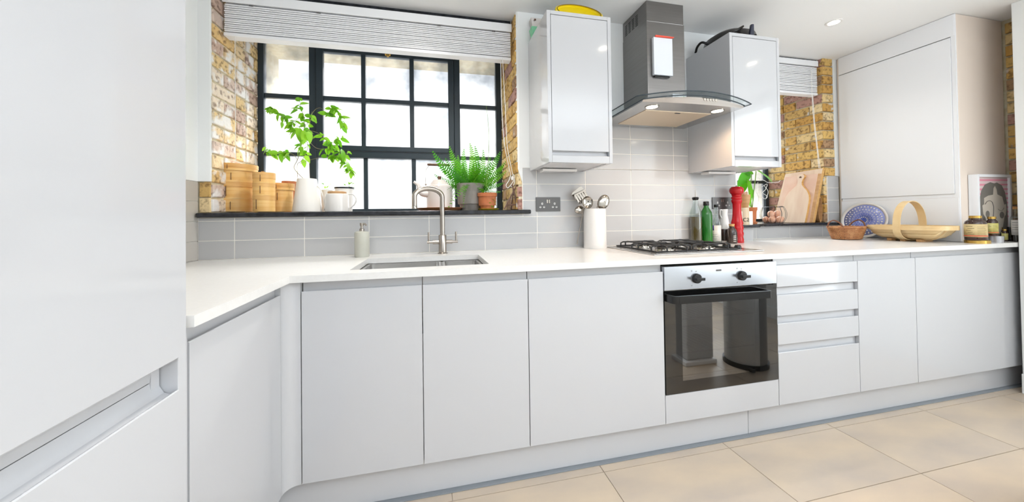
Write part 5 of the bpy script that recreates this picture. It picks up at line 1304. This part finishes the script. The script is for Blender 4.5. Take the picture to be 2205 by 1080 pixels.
# trug: long axis along y
y0t, y1t = at(1872, 492, 'x', 3.90).y, at(2058, 493, 'x', 3.93).y
TX, TYc, TA, TBw = 3.912, (y0t+y1t)/2-.006, abs(y0t-y1t)/2-.008, .105
zrim = at(1960, 489, 'x', 3.83).z; tz0 = T+.011
tr = thing('garden_trug', (TX, TYc, T), 'pale wooden boat-shaped trug basket with a tall hoop handle', 'basket'); hT = zrim-tz0
def hull(u, v, off=0):
    """u along -1..1, v across -1..1"""
    e = (1-abs(u)**5); wv = TBw*(.45+.55*max(0, e)**.5)
    zz_ = abs(v)**2.2; ends = abs(u)**5.0
    z_ = tz0+hT*max(0, min(1, max(zz_, ends)+.15*zz_*ends))
    return Vector((TX+v*wv*(1+off*.0), TYc+u*TA*(.86+.14*abs(v)**.5 if False else 1)*(1-.10*(1-abs(v)**2)), z_+off))
nb = 7
for b in range(nb):
    va, vb = -1+2*b/nb, -1+2*(b+1)/nb+.03
    vb = min(vb, 1); lift = .0025*(abs(b-nb//2))
    V_, F_ = [], []; nu, nv = 24, 4
    for i in range(nu+1):
        for j in range(nv+1):
            p = hull(-1+2*i/nu, va+(vb-va)*j/nv); V_.append((p.x, p.y, p.z+lift*.3-.003*(b % 2)))
    for i in range(nu):
        for j in range(nv): F_.append((i*(nv+1)+j, (i+1)*(nv+1)+j, (i+1)*(nv+1)+j+1, i*(nv+1)+j+1))
    build(MB()._add(V_, F_), 'board', M['trugwood'], tr, smooth=60, solid=.004)
RP = []
for k in range(64):
    a = 2*PI*k/64; c_, s_ = math.cos(a), math.sin(a)
    RP.append(Vector((TX+(TBw+.003)*math.copysign(abs(s_)**.55, s_), TYc+(TA+.002)*math.copysign(abs(c_)**.8, c_), zrim)))
V_, F_ = [], []
cR = Vector((TX, TYc, 0))
for p in RP:
    d = Vector((p.x-TX, p.y-TYc, 0)).normalized()
    for (o_, z_) in ((-.004, -.016), (.005, -.016), (.005, .010), (-.004, .010)): V_.append(p+d*o_+Vector((0, 0, z_)))
for i in range(64):
    for j in range(4): F_.append((i*4+j, i*4+(j+1) % 4, ((i+1) % 64)*4+(j+1) % 4, ((i+1) % 64)*4+j))
build(MB()._add(V_, F_), 'rim', M['trugwood'], tr, smooth=40)
# hoop handle across the width, going right under the hull
zh = at(1960, 431, 'x', TX).z; HP = []
for k in range(33):
    a = PI*k/32; HP.append(Vector((TX-(TBw+.009)*math.cos(a)*(1 if True else 1), 0, zrim-.005+(zh-zrim)*math.sin(a)**.8 if 0 < k < 32 else zrim-.005)))
under = [Vector((TX+(TBw+.009)*math.cos(PI*k/16), 0, zrim-.005-(zrim-.005-tz0+.004)*math.sin(PI*k/16)**.7)) for k in range(1, 16)]
loop_ = HP+under; hyc = TYc+.0; V_, F_ = [], []; n = len(loop_)
ctr = Vector((TX, 0, zrim))
for p in loop_:
    d = (p-ctr).normalized()
    for (o_, y_) in ((-.002, -.018), (.002, -.018), (.002, .018), (-.002, .018)): V_.append(p+d*o_+Vector((0, hyc+y_, 0)))
for i in range(n):
    for j in range(4): F_.append((i*4+j, i*4+(j+1) % 4, ((i+1) % n)*4+(j+1) % 4, ((i+1) % n)*4+j))
build(MB()._add(V_, F_), 'hoop', M['trugwood'], tr, smooth=60)
for uy in (-.35, .05, .40): build(MB().box(TX-.05, TX+.05, TYc+uy*TA-.012, TYc+uy*TA+.012, T+.0002, tz0+.004), 'foot', M['wood'], tr, bevel=.002)

# ------------------------------------------------------------------ picture, jars, bottle at the far right
pa = at(2105, 376, 'y', -.538); pb = at(2178, 373, 'y', -.538)
px0, px1, pz1 = pa.x, min(pb.x, XW2-.03), pa.z+.004; pz0 = T+.001
pic = thing('framed_print', ((px0+px1)/2, -.52, T), 'white box frame with a print of a long-haired face on pink stripes', 'picture')
fw = .016; PYF, PYB = -.538, -.500
fb = MB().box(px0, px0+fw, PYF, PYB, pz0, pz1).box(px1-fw, px1, PYF, PYB, pz0, pz1).box(px0+fw, px1-fw, PYF, PYB, pz1-fw, pz1).box(px0+fw, px1-fw, PYF, PYB, pz0, pz0+fw)
build(fb, 'frame', M['blind'], pic, bevel=.001)
ia, ib, iz0, iz1 = px0+fw, px1-fw, pz0+fw, pz1-fw; yy = PYF+.010
art = build(MB().box(ia, ib, yy, yy+.006, iz0, iz1), 'print', M['pink_pale'], pic)
def apoly(pts, lay, mt, nm): # pts in 0..1 image space
    return build(MB().prism([(ia+(ib-ia)*x, iz1-(iz1-iz0)*y) for x, y in pts], 'y', yy-.0004*lay-.0003, yy-.0004*lay), nm, mt, art)
for k in range(9): apoly([(0, .035+k*.075), (1, .03+k*.075), (1, .055+k*.075), (0, .065+k*.075)], 1, M['pink'], 'stripe')
def ell(cx, cy, rx, ry, a0=0, a1=360, n=28): return [(cx+rx*math.cos(math.radians(a0+(a1-a0)*i/n)), cy+ry*math.sin(math.radians(a0+(a1-a0)*i/n))) for i in range(n+(a1-a0 < 360))]
apoly([(.06, 1.0), (.03, .60), (.05, .38), (.12, .22), (.24, .12), (.42, .08), (.55, .10), (.64, .085), (.80, .13), (.90, .24), (.96, .42), (.97, .70), (.93, 1.0)], 2, M['hair'], 'hair')
apoly([(.20, .34), (.34, .30), (.50, .285), (.52, .18), (.57, .14), (.62, .20), (.64, .28), (.80, .32), (.86, .45), (.92, .44), (.93, .52), (.90, .62), (.86, .64), (.80, .80), (.70, .92), (.56, .98), (.40, .92), (.28, .78), (.23, .66), (.16, .60), (.14, .46), (.20, .44)], 3, M['skin'], 'face')
apoly(ell(.30, .60, .065, .055), 4, M['hair'], 'cheek'); apoly(ell(.77, .62, .075, .055), 4, M['hair'], 'cheek')
def aline(P, w_, nm):
    pts = spline([Vector((ia+(ib-ia)*x, yy-.0022, iz1-(iz1-iz0)*y)) for x, y in P], 6); build(MB().tube(pts, w_, 4), nm, M['ink'], art)
aline([(.22, .44), (.28, .40), (.36, .385), (.44, .40), (.49, .47), (.49, .56), (.47, .66), (.48, .71), (.56, .72)], .0016, 'nose_line')
aline([(.64, .52), (.70, .545), (.78, .545), (.84, .50)], .0009, 'eye_line'); aline([(.46, .80), (.52, .815), (.58, .80)], .0014, 'mouth_line')

def jar(name, ul, ur, y, vlid, vbot, label, lid_mt=M['gold'], lab=M['label_gold'], zb=None, lidw=.62, cat='jar', text=True):
    x, r = cyl(ul, ur, (vlid+vbot)/2, y); um = (ul+ur)/2; zt = zat(um, vlid, y); z0 = zb if zb is not None else zat(um, vbot, y); H = zt-z0
    t = thing(name, (x, y, z0), label, cat)
    build(MB().lathe([(0, 0), (r*.94, 0), (r, .004), (r, H*.66), (r*.92, H*.76), (r*.62, H*.84), (r*.60, H*.90), (0, H*.90)], x, y, z0, 30), 'glass', M['brownglass'], t, smooth=40)
    build(MB().lathe([(0, H*.88), (r*lidw, H*.88), (r*lidw, H*.99), (r*lidw*.94, H), (0, H)], x, y, z0, 28), 'lid', lid_mt, t, smooth=35)
    fa = face_ang(x, y); lb_ = label_patch(x, y, r, z0+H*.13, z0+H*.66, fa-1.5, fa+1.5, lab, t, n=20)
    if text:
        for k in range(5): label_patch(x, y, r, z0+H*(.24+.08*k), z0+H*(.255+.08*k), fa-.9+.2*(k % 2), fa-.1-.15*(k % 3), M['label_text'], t, 'print', dr=.0014)
        for k in range(6): label_patch(x, y, r, z0+H*(.22+.065*k), z0+H*(.23+.065*k), fa+.15, fa+1.0-.1*(k % 3), M['label_text'], t, 'print', dr=.0014)
        label_patch(x, y, r, z0+H*.165, z0+H*.195, fa-1.4, fa+1.4, M['red_tab'], t, 'red_line', dr=.0014, n=20)
    return t, x, r
JY = -.575
xg, rg = cyl(2075, 2135, 520, JY-.0); hgl = .018
gl = thing('gold_tin', (xg, JY, T), 'flat round gold tin lid under the largest brown vitamin jar', 'tin')
build(MB().lathe([(0, 0), (rg, 0), (rg, hgl-.002), (rg*.97, hgl), (0, hgl)], xg, JY, T, 36), 'tin', M['gold'], gl, smooth=35)
jar('pill_jar', 2075, 2127, JY, 464, 516, 'largest brown glass jar with a gold lid and label, standing on the gold tin', zb=T+hgl, lidw=.58)
xg, rg = cyl(2131, 2163, 515, JY); hg2 = .036
gt = thing('grey_tin', (xg, JY, T), 'small dull grey tin under the second brown jar', 'tin')
build(MB().lathe([(0, 0), (rg, 0), (rg, hg2), (rg*.96, hg2+.0005), (0, hg2+.0005)], xg, JY, T, 32).lathe([(rg*1.0, hg2-.010), (rg*1.02, hg2-.010), (rg*1.02, hg2), (rg*.99, hg2)], xg, JY, T, 32, cap=False), 'tin', M['tin'], gt, smooth=35)
jar('pill_jar', 2122, 2150, JY+.012, 466, 505, 'medium brown glass jar with a gold lid on the grey tin', zb=T+hg2+.0008, lab=M['label_green'], lidw=.72)
jar('pill_jar', 2150, 2161, JY+.05, 489, 516, 'tiny brown jar half hidden behind the grey tin', zb=T, lab=M['label_green'], lidw=.75, text=False)
jar('pill_jar', 2157, 2171, JY+.022, 493, 521, 'tiny brown jar with a yellow label right of the grey tin', zb=T, lab=M['label_green'], lidw=.75, text=False)
x, r = cyl(2168, 2181, 500, JY+.025); zt_ = zat(2174, 488, JY+.025)
db_ = thing('dark_jar', (x, JY+.025, T), 'short black jar between the tiny jars and the vinegar bottle', 'jar'); h = zt_-T
build(MB().lathe([(0, 0), (r*.95, 0), (r, .004), (r, h*.95), (r*.9, h), (0, h)], x, JY+.025, T, 24), 'body', M['darkliquid'], db_, smooth=40)
x, r = cyl(2175, 2201, 500, JY-.005); zt_ = zat(2184, 449, JY)
vb_ = thing('vinegar_bottle', (x, JY-.005, T), 'corked clear bottle half full of dark vinegar with a white label, at the right wall', 'bottle'); h = zt_-T
build(MB().lathe([(0, 0), (r*.95, 0), (r, .004), (r, h*.68), (r*.85, h*.76), (r*.42, h*.82), (r*.42, h*.98), (0, h*.98)], x, JY-.005, T, 28), 'glass', M['clear'], vb_, smooth=40)
build(MB().lathe([(0, .002), (r*.93, .002), (r*.95, .008), (r*.95, h*.42), (0, h*.42)], x, JY-.005, T, 28), 'vinegar', M['liquid'], vb_, smooth=40)
build(MB().lathe([(0, 0), (r*.40, 0), (r*.48, .003), (r*.50, .016), (0, .016)], x, JY-.005, T+h*.98, 20), 'cork', M['cork'], vb_, smooth=35)
build(MB().lathe([(0, 0), (r*.55, 0), (r*.55, .004), (0, .004)], x, JY-.005, T+h*.98+.016, 20), 'cap', M['wood_dark'], vb_, smooth=35)
fa = face_ang(x, JY); label_patch(x, JY-.005, r, T+h*.20, T+h*.66, fa-.9, fa+1.4, M['label'], vb_)
for k in range(4): label_patch(x, JY-.005, r, T+h*(.36+.07*k), T+h*(.375+.07*k), fa-.6, fa+.9-.2*(k % 2), M['print_grey'], vb_, 'print', dr=.0014)

# ------------------------------------------------------------------ on top of the wall cabinets
yt = thing('yellow_tray', (1.78, -.2, CZ1), 'round yellow tray leaning on top of the left wall cabinet', 'tray')
ya, yb2 = at(1200, 22, 'y', -.24), at(1291, 36, 'y', -.24); xc3 = (ya.x+yb2.x)/2; Rw = (yb2.x-ya.x)/2*1.10; ztt = at(1245, 16, 'y', -.20).z
def ytp(a, r, off): # disc leaning back
    c_, s_ = math.cos(a)*r, math.sin(a)*r; hz2 = (ztt-CZ1)/2
    return (xc3+c_*Rw, -.235+s_*.035-off, CZ1+.001+hz2*(1+s_)+off*.2)
n = 44
def yring(rings, nm, mt):
    V_, F_ = [], []
    for (r, o_) in rings: V_ += [ytp(2*PI*k/n, r, o_) for k in range(n)]
    for j in range(len(rings)-1):
        for k in range(n): F_.append((j*n+k, j*n+(k+1) % n, (j+1)*n+(k+1) % n, (j+1)*n+k))
    if rings[-1][0] > 0.0: F_.append(tuple((len(rings)-1)*n+k for k in range(n)))
    return build(MB()._add(V_, F_), nm, mt, yt, smooth=40, solid=.002)
yring([(1, 0), (1, .012), (.95, .014), (.90, .004), (.88, .002)], 'tray', M['yellow']); yring([(.93, .0150), (.915, .0150), (.913, .012)], 'rim_line', M['yellow_dark']) if False else None
V_ = [ytp(2*PI*k/n, .93, .0155) for k in range(n)]; build(MB().tube(V_, .0022, 5, closed=True), 'rim_line', M['yellow_dark'], yt, smooth=60)
p1 = at(1148, 38, 'x', 1.575)
rt = thing('roasting_tin', (1.67, -.12, CZ1), 'grey roasting tin with a handle hole on the left wall cabinet', 'tin')
y_f = p1.y; zt1 = p1.z
zt1 = max(zt1, CZ1+.07); 
gm = at(1150, 53, 'x', 1.575)
zmid = CZ1+(zt1-CZ1)*.55
mt_ = thing('mint_tin', (1.67, -.12, CZ1), 'mint green baking tin under the roasting tin on the left wall cabinet', 'tin')
def tray(t, x0, x1, y0, y1, z0, z1, mt, nm):
    i_ = .012; V_ = [(x0+i_, y0+i_, z0), (x1-i_, y0+i_, z0), (x1-i_, y1-i_, z0), (x0+i_, y1-i_, z0), (x0, y0, z1), (x1, y0, z1), (x1, y1, z1), (x0, y1, z1)]
    return build(MB()._add(V_, [(0, 3, 2, 1), (0, 1, 5, 4), (1, 2, 6, 5), (2, 3, 7, 6), (3, 0, 4, 7)]), nm, mt, t, solid=.002, bevel=.004)
tray(mt_, 1.563, 1.76, y_f-.012, -.012, CZ1+.003, zmid, M['mint'], 'tin')
tray(rt, 1.563, 1.76, y_f, -.010, zmid+.003, zt1, mat('pale metal tin', (.62, .58, .56), .4, .3), 'tin')
build(MB().sphere((1.585, y_f-.003, zt1-.012), .006, sy=.4, n=10, k=6), 'handle_hole', M['wood_dark'], rt)
# black pans on the right cabinet
pn = thing('wok', (2.76, -.17, CZ1), 'black wok turned upside down on the right wall cabinet', 'pan')
zt_ = at(1565, 66, 'y', -.20).z; hq2 = .098
build(MB().lathe([(.150, 0), (.149, .006), (.132, hq2*.58), (.085, hq2*.88), (.04, hq2), (0, hq2)], 2.785, -.160, CZ1+.002, 40, cap=False), 'bowl', M['pan'], pn, smooth=50, solid=.002)
P = [at(u, v, 'y', -.03) for u, v in ((1508, 106), (1512, 96), (1519, 90), (1526, 87))]
P = [Vector((2.655, -.14, CZ1+.03)), Vector((2.625, -.12, CZ1+.05)), Vector((2.618, -.09, CZ1+.035)), Vector((2.622, -.07, CZ1+.008))]
build(MB().tube(spline(P, 5), .007, 8), 'loop_handle', M['pan'], pn, smooth=50)
p, q = at(1578, 70, 'y', -.29), at(1600, 57, 'y', -.30)
build(MB().tube(spline([p+Vector((-.02, .06, -.012)), p, (p+q)/2+Vector((0, 0, -.002)), q], 5), [.008+.006*math.sin(i*.2) for i in range(16)], 10, flat=.6), 'handle', M['pan'], pn, smooth=50)
fp = thing('saucepan', (2.80, -.26, CZ1), 'small black saucepan handle poking up beside the wok', 'pan')
p = at(1598, 72, 'y', -.27)
build(MB().prism([(p.x-.010, CZ1+.001), (p.x+.020, CZ1+.001), (p.x+.019, p.z+.025), (p.x+.004, p.z+.024)], 'y', -.330, -.316), 'handle', mat('dark blue handle', (.03, .035, .06), .4), fp, bevel=.003)
build(MB().lathe([(0, 0), (.010, 0), (.010, .008), (0, .008)], p.x+.030, -.322, CZ1+.001, 20), 'lid_rim', M['pan'], fp, smooth=40)

# ------------------------------------------------------------------ things across the room, seen mirrored in the oven glass
bn = thing('pedal_bin', (3.10, -1.28, 0), 'tall pale steel pedal bin with a black foot, mirrored in the oven door', 'bin')
build(MB().lathe([(0, .03), (.125, .03), (.125, .60), (.118, .64), (.06, .67), (0, .675)], 3.10, -1.28, 0, 36), 'body', mat('pale steel', (.42, .42, .41), .35, .5), bn, smooth=40)
build(MB().lathe([(0, 0), (.135, 0), (.135, .03), (0, .03)], 3.10, -1.28, 0, 36), 'foot', M['black_plastic'], bn, smooth=40)
build(MB().box(2.99, 3.01, -1.20, -1.12, .01, .03), 'pedal', M['black_plastic'], bn, bevel=.002)

sbx = thing('storage_box', (2.80, -1.34, 0), 'white upright storage box left of the pedal bin in the oven door reflection', 'box')
build(MB().box(2.69, 2.90, -1.46, -1.34, .03, .62), 'box', M['box_grey'], sbx, bevel=.01)
build(MB().box(2.66, 2.91, -1.47, -1.32, 0, .03), 'foot', M['white_plastic'], sbx, bevel=.006)
